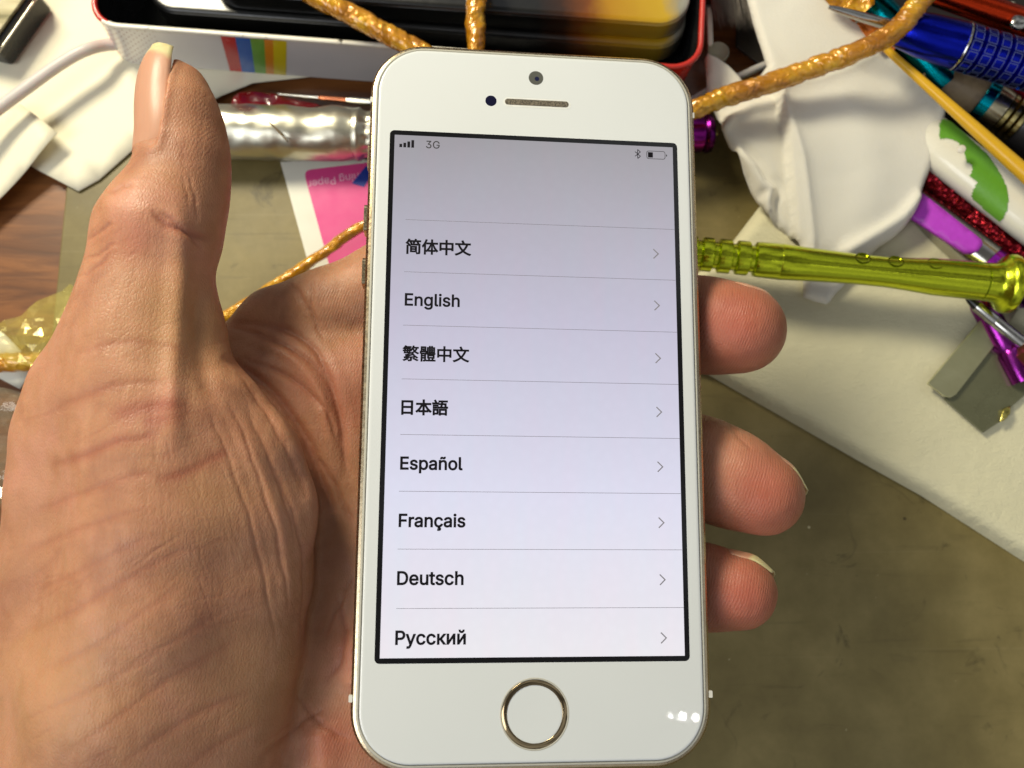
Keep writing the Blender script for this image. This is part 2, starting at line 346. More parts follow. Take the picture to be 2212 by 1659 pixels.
# outlines of the lettering (thousandths of an em)
GLYPHS = {
    'zh': '37,159 37,-27 63,-27 63,159|53,189 92,145 113,159 72,202|112,136 112,14 241,14 241,136|72,295 62,271 49,248 34,227 17,209 39,195 75,241 96,241 116,198 139,208 123,241 173,241 173,263 87,263 97,289|209,294 201,272 190,251 178,232 164,216 186,202 214,241 241,241 265,196 288,207 269,241 326,241 326,263 224,263 234,289|217,66 217,35 135,35 135,66|135,115 217,115 217,86 135,86|123,188 123,165 287,165 287,4 280,-3 237,-3 245,-26 299,-22 310,-13 313,4 313,188|438,293 423,253 404,216 383,182 361,153 376,127 406,168 406,-27 431,-27 431,212 463,286|496,61 496,37 554,37 554,-26 579,-26 579,37 636,37 636,61 579,61 579,182 598,137 619,96 644,59 671,29 691,50 663,78 637,113 614,155 596,198 684,198 684,223 579,223 579,293 554,293 554,223 454,223 454,198 538,198 519,154 496,112 469,76 441,48 460,28 487,58 512,94 535,136 554,181 554,61|861,294 861,231 734,231 734,65 760,65 760,87 861,87 861,-28 888,-28 888,87 989,87 989,67 1016,67 1016,231 888,231 888,294|760,113 760,206 861,206 861,113|989,113 888,113 888,206 989,206|1199,288 1224,233 1254,243 1226,297|1068,232 1068,207 1123,207 1139,168 1159,132 1181,100 1207,70 1176,47 1142,28 1105,11 1063,-2 1079,-27 1122,-12 1160,6 1195,27 1226,51 1257,27 1292,6 1330,-12 1371,-26 1389,-1 1349,11 1311,27 1277,47 1246,70 1271,99 1293,131 1313,167 1329,207 1384,207 1384,232|1227,89 1204,115 1183,143 1165,174 1150,207 1299,207 1285,173 1268,142 1249,114',
    'en': '60,0 60,509 372,509 372,452 125,452 125,286 355,286 355,229 125,229 125,57 375,57 375,0|532,227 532,0 471,0 471,379 530,379 531,287 521,287 531,312 542,332 555,349 571,362 587,372 606,379 625,383 646,384 665,383 682,380 698,376 714,369 727,360 739,349 750,336 759,321 766,304 772,285 775,264 776,240 776,0 715,0 715,235 713,256 709,275 702,291 692,304 679,315 664,323 647,328 629,329 603,326 579,317 560,303 545,283 535,257|1035,-151 1015,-150 996,-148 978,-144 962,-140 911,-110 879,-69 930,-41 950,-66 983,-88 1035,-97 1057,-96 1077,-92 1095,-85 1110,-75 1123,-62 1132,-47 1138,-28 1140,-6 1140,68 1135,68 1115,41 1081,16 1055,8 1023,5 1001,6 980,10 960,17 941,27 924,39 908,53 895,71 883,90 874,112 868,136 864,163 862,191 864,220 868,246 874,271 883,293 895,314 908,332 923,347 941,361 960,371 980,378 1001,383 1024,384 1056,382 1082,373 1116,346 1136,319 1141,319 1141,379 1201,379 1201,-9 1199,-32 1195,-54 1188,-73 1179,-90 1167,-104 1153,-117 1137,-127 1119,-136 1100,-142 1079,-147 1058,-150|1033,59 1050,60 1065,63 1079,68 1092,75 1113,95 1128,121 1134,137 1138,154 1140,172 1141,193 1140,212 1138,231 1134,248 1128,264 1122,278 1113,291 1103,303 1092,312 1080,320 1065,325 1050,329 1033,330 1016,329 1000,325 986,320 973,312 962,302 952,290 944,277 937,262 931,246 928,229 925,212 925,193 925,173 928,155 932,138 937,123 952,96 974,76 987,68 1001,63 1016,60|1393,-2 1372,-1 1354,3 1339,10 1327,20 1318,33 1311,47 1307,65 1306,84 1306,509 1367,509 1367,99 1374,62 1383,54 1399,52 1414,53 1423,54 1434,3 1415,-1|1495,0 1495,379 1556,379 1556,0|1526,443 1510,446 1496,455 1487,468 1484,483 1487,499 1496,512 1510,521 1526,524 1543,521 1556,512 1566,499 1569,483 1566,468 1556,455 1543,446|1791,-8 1772,-7 1754,-5 1737,-2 1721,3 1707,10 1693,18 1681,27 1671,38 1662,50 1654,63 1649,78 1645,94 1703,107 1714,79 1733,60 1759,49 1790,45 1809,46 1826,50 1841,55 1854,62 1871,81 1877,103 1874,121 1863,136 1846,147 1821,155 1758,170 1734,177 1713,186 1696,196 1681,208 1670,222 1662,237 1657,255 1656,274 1657,290 1660,305 1666,319 1674,332 1684,343 1696,354 1709,363 1724,370 1741,377 1758,381 1777,384 1796,384 1815,384 1832,381 1848,378 1863,372 1888,358 1908,339 1933,290 1877,277 1867,298 1852,316 1829,328 1797,333 1765,329 1740,317 1723,299 1718,277 1721,258 1733,243 1781,223 1839,209 1863,202 1884,194 1901,183 1915,171 1926,158 1934,142 1939,125 1940,107 1939,90 1936,75 1930,61 1921,47 1911,35 1899,24 1885,15 1869,6 1851,0 1833,-5 1812,-7|2088,227 2088,0 2027,0 2027,509 2088,509 2088,287 2076,287 2086,312 2098,332 2111,349 2126,362 2143,372 2161,379 2181,383 2201,384 2220,383 2238,380 2254,376 2269,369 2283,360 2295,349 2306,336 2315,321 2322,304 2327,285 2330,264 2331,240 2331,0 2270,0 2270,235 2269,256 2264,275 2257,291 2247,304 2234,315 2220,323 2203,328 2184,329 2158,326 2135,317 2115,303 2100,283 2091,257',
    'tw': '221,21 308,-21 328,-6 240,34|103,34 86,23 65,12 42,3 19,-5 38,-23 61,-13 85,-2 107,11 127,25|70,83 143,90 83,68 38,56 44,34 167,46 167,0 160,-5 118,-5 127,-27 180,-24 191,-16 194,0 194,47 280,53 302,33 320,47 246,100 229,88 257,70 125,63 243,113 227,130 186,109 121,107 162,126 149,137 178,137 178,153 159,153 162,184 188,184 188,201 164,201 168,246 52,246 63,261 181,261 181,279 75,279 80,290 58,296 50,279 39,264 26,250 12,238 31,225 48,242 44,201 16,201 16,184 42,184 36,137 140,137 85,110 63,105|226,246 284,246 272,219 255,195 224,244|221,294 213,273 203,253 191,235 177,220 194,204 211,224 239,180 226,170 212,162 196,154 179,147 194,130 254,165 269,153 286,142 304,133 323,125 338,145 319,151 302,159 285,169 270,180 282,195 292,210 301,228 307,246 331,246 331,266 235,266 244,290|88,221 115,200 65,200 68,230 146,230 143,200 117,200 126,209 97,230|82,178 112,153 59,153 63,185 91,185|113,153 123,163 95,185 141,185 138,153|548,88 641,88 641,58 548,58|525,105 525,40 665,40 665,105|371,188 371,140 390,140 390,-29 412,-29 412,35 464,35 464,1 460,-4 435,-3 442,-26 478,-22 485,-14 487,1 487,142 507,142 507,122 682,122 682,142 508,142 508,188 488,188 488,282 388,282 388,188|542,33 554,-1 504,-1 504,-21 685,-21 685,-1 633,-1 650,33 626,40 611,-1 577,-1 562,39|515,267 515,161 673,161 673,267 627,267 627,294 605,294 605,267 580,267 580,294 558,294 558,267|535,205 562,205 562,180 535,180|580,205 606,205 606,180 580,180|624,205 652,205 652,180 624,180|535,248 562,248 562,223 535,223|580,248 606,248 606,223 580,223|624,248 652,248 652,223 624,223|412,81 464,81 464,54 412,54|412,99 412,124 464,124 464,99|475,146 392,146 392,169 486,169 486,146|409,188 409,220 431,220 431,188|466,188 447,188 447,238 409,238 409,260 466,260|861,294 861,231 734,231 734,65 760,65 760,87 861,87 861,-28 888,-28 888,87 989,87 989,67 1016,67 1016,231 888,231 888,294|760,113 760,206 861,206 861,113|989,113 888,113 888,206 989,206|1199,288 1224,233 1254,243 1226,297|1068,232 1068,207 1123,207 1139,168 1159,132 1181,100 1207,70 1176,47 1142,28 1105,11 1063,-2 1079,-27 1122,-12 1160,6 1195,27 1226,51 1257,27 1292,6 1330,-12 1371,-26 1389,-1 1349,11 1311,27 1277,47 1246,70 1271,99 1293,131 1313,167 1329,207 1384,207 1384,232|1227,89 1204,115 1183,143 1165,174 1150,207 1299,207 1285,173 1268,142 1249,114',
    'ja': '89,123 263,123 263,25 89,25|89,149 89,244 263,244 263,149|62,270 62,-24 89,-24 89,-1 263,-1 263,-22 291,-22 291,270|511,294 511,220 373,220 373,194 479,194 456,150 429,110 397,75 363,49 382,28 419,59 453,98 482,144 506,194 511,194 511,64 429,64 429,37 511,37 511,-28 539,-28 539,37 620,37 620,64 539,64 539,194 544,194 567,144 596,98 630,59 667,28 688,51 653,77 620,111 592,150 570,194 678,194 678,220 539,220 539,294|730,188 730,167 833,167 833,188|730,142 730,121 833,121 833,142|716,235 716,213 845,213 845,235|755,285 781,238 803,250 776,296|730,96 730,-23 753,-23 753,-7 835,-7 835,96|753,74 812,74 812,15 753,15|861,99 861,-28 885,-28 885,-13 990,-13 990,-27 1015,-27 1015,99|885,11 885,76 990,76 990,11|859,221 859,199 899,199 888,146 841,146 841,124 1037,124 1037,146 1004,146 1004,221 928,221 935,257 1029,257 1029,279 850,279 850,257 909,257 903,221|979,146 914,146 924,199 979,199',
    'es': '60,0 60,509 372,509 372,452 125,452 125,286 355,286 355,229 125,229 125,57 375,57 375,0|601,-8 581,-7 563,-5 547,-2 531,3 516,10 503,18 491,27 480,38 471,50 464,63 458,78 454,94 512,107 524,79 543,60 568,49 600,45 619,46 635,50 650,55 663,62 681,81 687,103 683,121 673,136 655,147 631,155 568,170 544,177 523,186 505,196 491,208 480,222 472,237 467,255 465,274 466,290 470,305 476,319 484,332 494,343 505,354 519,363 534,370 550,377 568,381 586,384 606,384 624,384 642,381 658,378 672,372 698,358 717,339 743,290 687,277 677,298 661,316 638,328 606,333 575,329 550,317 533,299 527,277 531,258 543,243 590,223 648,209 672,202 693,194 711,183 725,171 736,158 744,142 748,125 750,107 749,90 745,75 739,61 731,47 721,35 708,24 694,15 678,6 661,0 642,-5 622,-7|836,-143 836,379 896,379 896,319 902,319 921,346 955,373 980,381 1013,384 1036,383 1057,378 1078,371 1096,361 1114,347 1129,332 1142,313 1153,293 1162,270 1169,245 1172,218 1174,189 1173,160 1169,133 1162,108 1153,84 1142,64 1129,45 1114,29 1097,16 1078,5 1058,-2 1036,-7 1013,-8 981,-5 956,4 921,31 902,59 897,59 897,-143|1004,47 1021,48 1036,51 1050,57 1063,66 1074,76 1084,88 1092,101 1099,117 1105,133 1109,151 1111,170 1112,189 1111,209 1109,227 1105,245 1100,261 1093,276 1084,290 1075,301 1063,311 1051,319 1036,325 1021,329 1004,330 987,329 971,325 957,320 945,312 933,302 924,291 915,278 909,263 903,247 899,229 897,210 896,189 897,169 899,150 903,132 909,115 916,100 924,86 934,75 945,65 958,57 972,51 987,48|1368,-9 1350,-8 1333,-5 1317,-1 1302,5 1288,12 1276,22 1265,32 1256,45 1248,58 1243,73 1239,90 1238,108 1242,138 1251,161 1266,179 1285,193 1333,211 1386,220 1442,227 1473,235 1481,243 1483,255 1483,257 1475,297 1448,322 1404,331 1357,322 1326,301 1308,274 1249,291 1256,308 1265,322 1275,335 1286,346 1299,355 1312,364 1326,370 1341,375 1402,384 1447,379 1494,360 1514,343 1530,320 1536,306 1541,290 1544,272 1545,251 1545,0 1484,0 1484,52 1480,52 1460,25 1423,1|1378,45 1410,49 1436,59 1456,74 1471,93 1480,115 1483,138 1483,190 1467,182 1439,176 1408,171 1383,168 1342,159 1311,139 1303,124 1300,105 1310,72 1338,52|1711,227 1711,0 1650,0 1650,379 1709,379 1709,287 1700,287 1709,312 1721,332 1734,349 1749,362 1766,372 1784,379 1804,383 1825,384 1843,383 1861,380 1877,376 1892,369 1906,360 1918,349 1929,336 1938,321 1945,304 1950,285 1953,264 1954,240 1954,0 1893,0 1893,235 1892,256 1887,275 1880,291 1870,304 1858,315 1843,323 1826,328 1807,329 1781,326 1758,317 1738,303 1723,283 1714,257|1847,446 1822,450 1799,460 1779,470 1764,475 1751,466 1746,448 1703,448 1707,476 1717,498 1734,513 1758,518 1783,514 1804,504 1823,494 1840,490 1853,496 1859,517 1901,517 1897,488 1886,466 1869,451|2214,-8 2189,-7 2166,-2 2144,6 2124,16 2105,30 2089,46 2075,64 2063,85 2053,108 2046,133 2042,159 2041,187 2042,216 2046,243 2053,268 2063,291 2075,312 2089,330 2105,346 2124,360 2144,371 2166,378 2189,383 2214,384 2239,383 2263,378 2285,371 2305,360 2324,346 2340,330 2354,312 2366,291 2376,268 2382,243 2386,216 2388,187 2386,159 2382,133 2376,108 2366,85 2354,64 2340,46 2324,30 2305,16 2285,6 2263,-2 2239,-7|2214,46 2232,48 2249,51 2264,57 2277,66 2289,76 2299,89 2307,102 2314,117 2319,134 2323,151 2325,169 2326,187 2325,206 2323,224 2319,242 2314,258 2307,274 2299,287 2289,300 2277,310 2264,319 2249,325 2232,329 2214,330 2196,329 2180,325 2165,319 2152,310 2140,300 2130,287 2122,274 2115,258 2110,242 2106,224 2104,206 2103,187 2104,169 2106,151 2110,134 2115,117 2122,102 2130,89 2140,76 2152,66 2165,57 2180,51 2196,48|2561,-2 2541,-1 2523,3 2508,10 2496,20 2487,33 2480,47 2476,65 2475,84 2475,509 2536,509 2536,99 2542,62 2552,54 2568,52 2582,53 2592,54 2603,3 2584,-1',
    'fr': '60,0 60,509 369,509 369,452 125,452 125,278 346,278 346,221 125,221 125,0|463,0 463,379 522,379 522,321 525,321 540,347 562,367 576,375 591,380 606,384 623,385 639,384 653,384 653,322 640,324 617,326 592,323 569,315 550,301 536,284 527,262 524,237 524,0|829,-9 811,-8 795,-5 779,-1 764,5 750,12 737,22 726,32 717,45 709,58 704,73 701,90 700,108 703,138 712,161 727,179 747,193 794,211 847,220 903,227 934,235 942,243 945,255 945,257 936,297 909,322 865,331 818,322 787,301 769,274 710,291 717,308 726,322 736,335 748,346 760,355 773,364 787,370 802,375 863,384 908,379 955,360 975,343 991,320 998,306 1002,290 1005,272 1006,251 1006,0 946,0 946,52 942,52 921,25 884,1|840,45 871,49 897,59 918,74 933,93 942,115 945,138 945,190 929,182 900,176 869,171 845,168 804,159 773,139 764,124 761,105 771,72 799,52|1172,227 1172,0 1111,0 1111,379 1170,379 1170,287 1161,287 1170,312 1182,332 1195,349 1210,362 1227,372 1245,379 1265,383 1286,384 1304,383 1322,380 1338,376 1353,369 1367,360 1379,349 1390,336 1399,321 1406,304 1411,285 1414,264 1416,240 1416,0 1354,0 1354,235 1353,256 1349,275 1341,291 1331,304 1319,315 1304,323 1287,328 1268,329 1242,326 1219,317 1200,303 1185,283 1175,257|1675,-8 1650,-7 1627,-2 1605,6 1585,16 1566,30 1550,46 1536,64 1524,85 1515,108 1508,133 1504,159 1502,187 1504,216 1508,243 1515,268 1524,291 1536,312 1550,330 1566,346 1585,360 1605,371 1627,378 1650,383 1675,384 1728,377 1773,356 1808,322 1830,277 1771,262 1758,289 1738,311 1710,325 1675,330 1657,329 1641,325 1626,319 1613,310 1602,300 1592,287 1583,274 1576,258 1571,242 1567,224 1565,206 1564,187 1565,169 1567,151 1571,134 1576,117 1583,102 1592,89 1602,76 1613,66 1626,57 1641,51 1657,48 1675,46 1711,52 1739,66 1760,89 1772,117 1831,102 1809,56 1774,21 1729,-1|1637,-143 1637,-107 1678,-107 1704,-102 1711,-84 1704,-67 1678,-62 1650,-62 1660,16 1692,16 1692,0 1692,-29 1721,-34 1741,-44 1753,-61 1757,-85 1752,-111 1738,-129 1727,-135 1713,-139 1697,-142 1678,-143|2024,-9 2006,-8 1989,-5 1973,-1 1958,5 1944,12 1932,22 1921,32 1911,45 1904,58 1898,73 1895,90 1894,108 1897,138 1907,161 1922,179 1941,193 1989,211 2042,220 2097,227 2129,235 2137,243 2139,255 2139,257 2130,297 2104,322 2059,331 2013,322 1981,301 1964,274 1905,291 1912,308 1921,322 1931,335 1942,346 1955,355 1968,364 1982,370 1997,375 2058,384 2103,379 2150,360 2170,343 2186,320 2192,306 2197,290 2200,272 2200,251 2200,0 2140,0 2140,52 2136,52 2116,25 2079,1|2034,45 2066,49 2092,59 2112,74 2127,93 2136,115 2139,138 2139,190 2123,182 2095,176 2064,171 2039,168 1998,159 1967,139 1959,124 1956,105 1966,72 1994,52|2306,0 2306,379 2367,379 2367,0|2337,443 2320,446 2307,455 2297,468 2294,483 2297,499 2307,512 2320,521 2337,524 2353,521 2367,512 2376,499 2379,483 2376,468 2367,455 2353,446|2602,-8 2582,-7 2564,-5 2548,-2 2532,3 2517,10 2504,18 2492,27 2481,38 2472,50 2465,63 2459,78 2455,94 2513,107 2525,79 2544,60 2569,49 2601,45 2620,46 2636,50 2651,55 2664,62 2682,81 2688,103 2684,121 2674,136 2656,147 2632,155 2569,170 2545,177 2524,186 2506,196 2492,208 2481,222 2473,237 2468,255 2466,274 2468,290 2471,305 2477,319 2485,332 2495,343 2506,354 2520,363 2535,370 2551,377 2569,381 2587,384 2607,384 2625,384 2643,381 2659,378 2673,372 2699,358 2719,339 2744,290 2688,277 2678,298 2662,316 2639,328 2607,333 2576,329 2551,317 2534,299 2528,277 2532,258 2544,243 2591,223 2649,209 2673,202 2694,194 2712,183 2726,171 2737,158 2745,142 2749,125 2751,107 2750,90 2746,75 2740,61 2732,47 2722,35 2709,24 2695,15 2679,6 2662,0 2643,-5 2623,-7',
    'de': '219,0 96,0 96,57 215,57 244,58 272,63 296,70 318,81 337,94 354,110 368,128 379,149 388,172 394,198 398,226 399,255 398,285 394,312 388,337 379,361 368,381 354,399 338,415 320,428 299,438 275,446 249,450 221,452 93,452 93,509 225,509 261,507 294,501 325,492 353,478 377,461 399,441 418,418 433,391 446,361 455,329 460,293 462,255 460,217 455,181 446,149 433,119 417,92 398,68 376,48 351,31 322,17 291,8 256,2|125,509 125,0 60,0 60,509|714,-8 688,-7 663,-2 640,6 619,16 600,30 584,46 570,64 558,85 548,108 542,132 538,159 536,187 538,215 542,242 548,267 558,290 569,311 583,329 599,346 617,359 637,370 659,378 682,383 707,384 768,374 782,368 796,361 809,351 821,341 833,329 843,315 852,299 859,282 865,263 870,242 872,219 873,194 873,169 577,169 577,221 840,221 812,202 811,220 809,237 805,254 800,269 785,294 765,314 739,326 707,330 691,329 675,326 661,321 649,313 627,294 611,270 601,241 598,211 598,178 599,157 602,139 606,122 613,106 621,92 630,80 641,70 653,61 667,55 682,50 698,47 715,46 756,53 788,73 808,105 867,91 855,63 837,39 826,29 814,19 800,11 785,4 769,-1 751,-5 733,-7|1088,-5 1070,-4 1052,-1 1036,4 1021,11 1007,20 995,31 984,44 975,59 968,76 963,95 960,116 959,139 959,379 1020,379 1020,144 1021,123 1026,105 1033,89 1043,75 1056,64 1070,56 1087,52 1106,50 1132,53 1155,62 1175,77 1189,97 1199,122 1202,153 1202,379 1263,379 1263,0 1204,0 1204,92 1213,92 1204,67 1192,47 1178,30 1163,17 1146,7 1128,0 1109,-4|1520,379 1520,327 1323,327 1323,379|1381,471 1442,471 1442,98 1445,76 1452,61 1466,53 1487,50 1501,51 1518,54 1529,2 1508,-3 1484,-4 1461,-3 1441,2 1423,10 1408,21 1396,35 1388,52 1383,71 1381,93|1726,-8 1706,-7 1688,-5 1672,-2 1656,3 1641,10 1628,18 1616,27 1605,38 1596,50 1589,63 1583,78 1579,94 1637,107 1649,79 1668,60 1693,49 1725,45 1744,46 1760,50 1775,55 1788,62 1806,81 1812,103 1808,121 1798,136 1780,147 1756,155 1693,170 1669,177 1648,186 1630,196 1616,208 1605,222 1597,237 1592,255 1590,274 1591,290 1595,305 1601,319 1609,332 1619,343 1630,354 1644,363 1659,370 1675,377 1692,381 1711,384 1731,384 1749,384 1767,381 1783,378 1797,372 1823,358 1842,339 1868,290 1812,277 1802,298 1786,316 1763,328 1731,333 1700,329 1674,317 1658,299 1652,277 1656,258 1667,243 1715,223 1773,209 1797,202 1818,194 1836,183 1850,171 1861,158 1868,142 1873,125 1875,107 1874,90 1870,75 1864,61 1856,47 1846,35 1833,24 1819,15 1803,6 1786,0 1767,-5 1747,-7|2116,-8 2091,-7 2067,-2 2046,6 2025,16 2007,30 1991,46 1976,64 1964,85 1955,108 1948,133 1944,159 1943,187 1944,216 1948,243 1955,268 1964,291 1976,312 1991,330 2007,346 2025,360 2046,371 2067,378 2091,383 2116,384 2168,377 2214,356 2248,322 2270,277 2211,262 2199,289 2178,311 2151,325 2116,330 2098,329 2081,325 2067,319 2054,310 2042,300 2032,287 2024,274 2017,258 2012,242 2008,224 2006,206 2005,187 2006,169 2008,151 2012,134 2017,117 2024,102 2032,89 2042,76 2054,66 2067,57 2081,51 2098,48 2116,46 2151,52 2179,66 2200,89 2213,117 2271,102 2250,56 2215,21 2169,-1|2418,227 2418,0 2357,0 2357,509 2418,509 2418,287 2407,287 2416,312 2428,332 2441,349 2456,362 2473,372 2491,379 2511,383 2532,384 2550,383 2568,380 2584,376 2599,369 2613,360 2625,349 2636,336 2645,321 2652,304 2657,285 2660,264 2661,240 2661,0 2600,0 2600,235 2599,256 2594,275 2587,291 2577,304 2565,315 2550,323 2533,328 2514,329 2488,326 2465,317 2445,303 2431,283 2421,257',
    'ru': '60,0 60,509 235,509 263,507 289,503 312,497 332,487 350,476 366,462 379,447 390,430 398,411 404,391 407,370 409,348 407,325 404,304 398,284 390,265 379,248 366,233 350,219 332,207 312,198 289,191 263,187 235,186 109,186 109,242 233,242 252,243 269,246 284,250 297,256 318,272 333,294 342,319 344,348 342,376 333,402 318,423 297,439 284,444 268,449 251,451 232,452 125,452 125,0|492,-139 506,-86 516,-87 548,-89 575,-74 595,-36 607,-1 462,379 529,379 610,155 631,87 650,21 628,21 647,87 668,155 750,379 816,379 649,-58 621,-107 584,-136 536,-145 509,-143|1041,-8 1016,-7 993,-2 971,6 950,16 932,30 916,46 902,64 890,85 880,108 873,133 869,159 868,187 869,216 873,243 880,268 890,291 902,312 916,330 932,346 950,360 971,371 993,378 1016,383 1041,384 1094,377 1139,356 1174,322 1195,277 1137,262 1124,289 1104,311 1076,325 1041,330 1023,329 1007,325 992,319 979,310 967,300 957,287 949,274 942,258 937,242 933,224 931,206 930,187 931,169 933,151 937,134 942,117 949,102 957,89 967,76 979,66 992,57 1007,51 1023,48 1041,46 1076,52 1104,66 1125,89 1138,117 1197,102 1175,56 1140,21 1094,-1|1437,-8 1412,-7 1388,-2 1366,6 1346,16 1328,30 1312,46 1297,64 1285,85 1276,108 1269,133 1265,159 1264,187 1265,216 1269,243 1276,268 1285,291 1297,312 1312,330 1328,346 1346,360 1366,371 1388,378 1412,383 1437,384 1489,377 1534,356 1569,322 1591,277 1532,262 1520,289 1499,311 1471,325 1437,330 1419,329 1402,325 1388,319 1375,310 1363,300 1353,287 1345,274 1338,258 1333,242 1329,224 1326,206 1326,187 1326,169 1329,151 1333,134 1338,117 1345,102 1353,89 1363,76 1375,66 1388,57 1402,51 1419,48 1437,46 1472,52 1500,66 1521,89 1534,117 1592,102 1571,56 1536,21 1490,-1|1678,0 1678,379 1739,379 1739,215 1777,215 1913,379 1991,379 1839,196 1993,0 1915,0 1792,159 1739,159 1739,0|2359,0 2298,0 2298,274 2294,274 2112,0 2054,0 2054,379 2115,379 2115,104 2119,104 2301,379 2359,379|2770,0 2708,0 2708,274 2705,274 2523,0 2465,0 2465,379 2526,379 2526,104 2530,104 2712,379 2770,379|2617,433 2591,436 2567,446 2547,461 2532,481 2522,504 2519,529 2563,529 2567,508 2579,491 2596,480 2617,476 2639,480 2656,491 2667,508 2671,529 2716,529 2713,504 2703,481 2688,461 2668,446 2644,436',
    'net': '218,-7 195,-6 173,-3 152,2 133,10 114,19 98,30 83,43 70,57 60,74 52,91 46,111 44,132 109,132 115,107 126,87 144,71 165,59 219,50 275,61 297,74 315,93 325,116 329,145 326,172 316,196 299,217 275,234 260,240 242,244 223,247 201,248 157,248 157,299 288,448 288,452 70,452 70,509 372,509 372,461 211,278 211,289 239,290 264,288 287,284 308,276 327,265 344,253 359,239 371,222 381,205 387,186 392,166 393,145 392,123 387,103 380,84 370,66 358,50 344,36 327,23 309,12 288,4 266,-2 243,-6|722,-7 689,-5 658,1 629,11 602,25 578,43 557,64 538,88 522,116 510,146 501,179 495,215 493,254 495,293 501,329 510,362 522,393 538,421 557,445 578,466 602,484 628,498 656,508 686,514 718,516 738,515 757,513 776,509 793,504 811,497 827,489 842,480 856,469 870,458 882,445 892,431 902,416 911,401 918,384 923,367 927,349 861,349 840,393 809,427 768,448 718,456 696,454 675,450 655,443 636,432 619,419 603,404 590,385 578,364 569,340 562,314 558,285 557,254 558,223 562,194 569,168 578,145 590,124 604,105 620,90 637,76 657,66 677,59 699,54 722,53 743,54 762,57 781,63 798,71 813,81 827,93 839,107 849,123 857,141 863,160 867,180 868,202 887,199 736,199 736,256 931,256 931,200 929,170 924,141 916,115 904,91 889,69 872,50 852,33 830,19 805,8 779,0 751,-5',
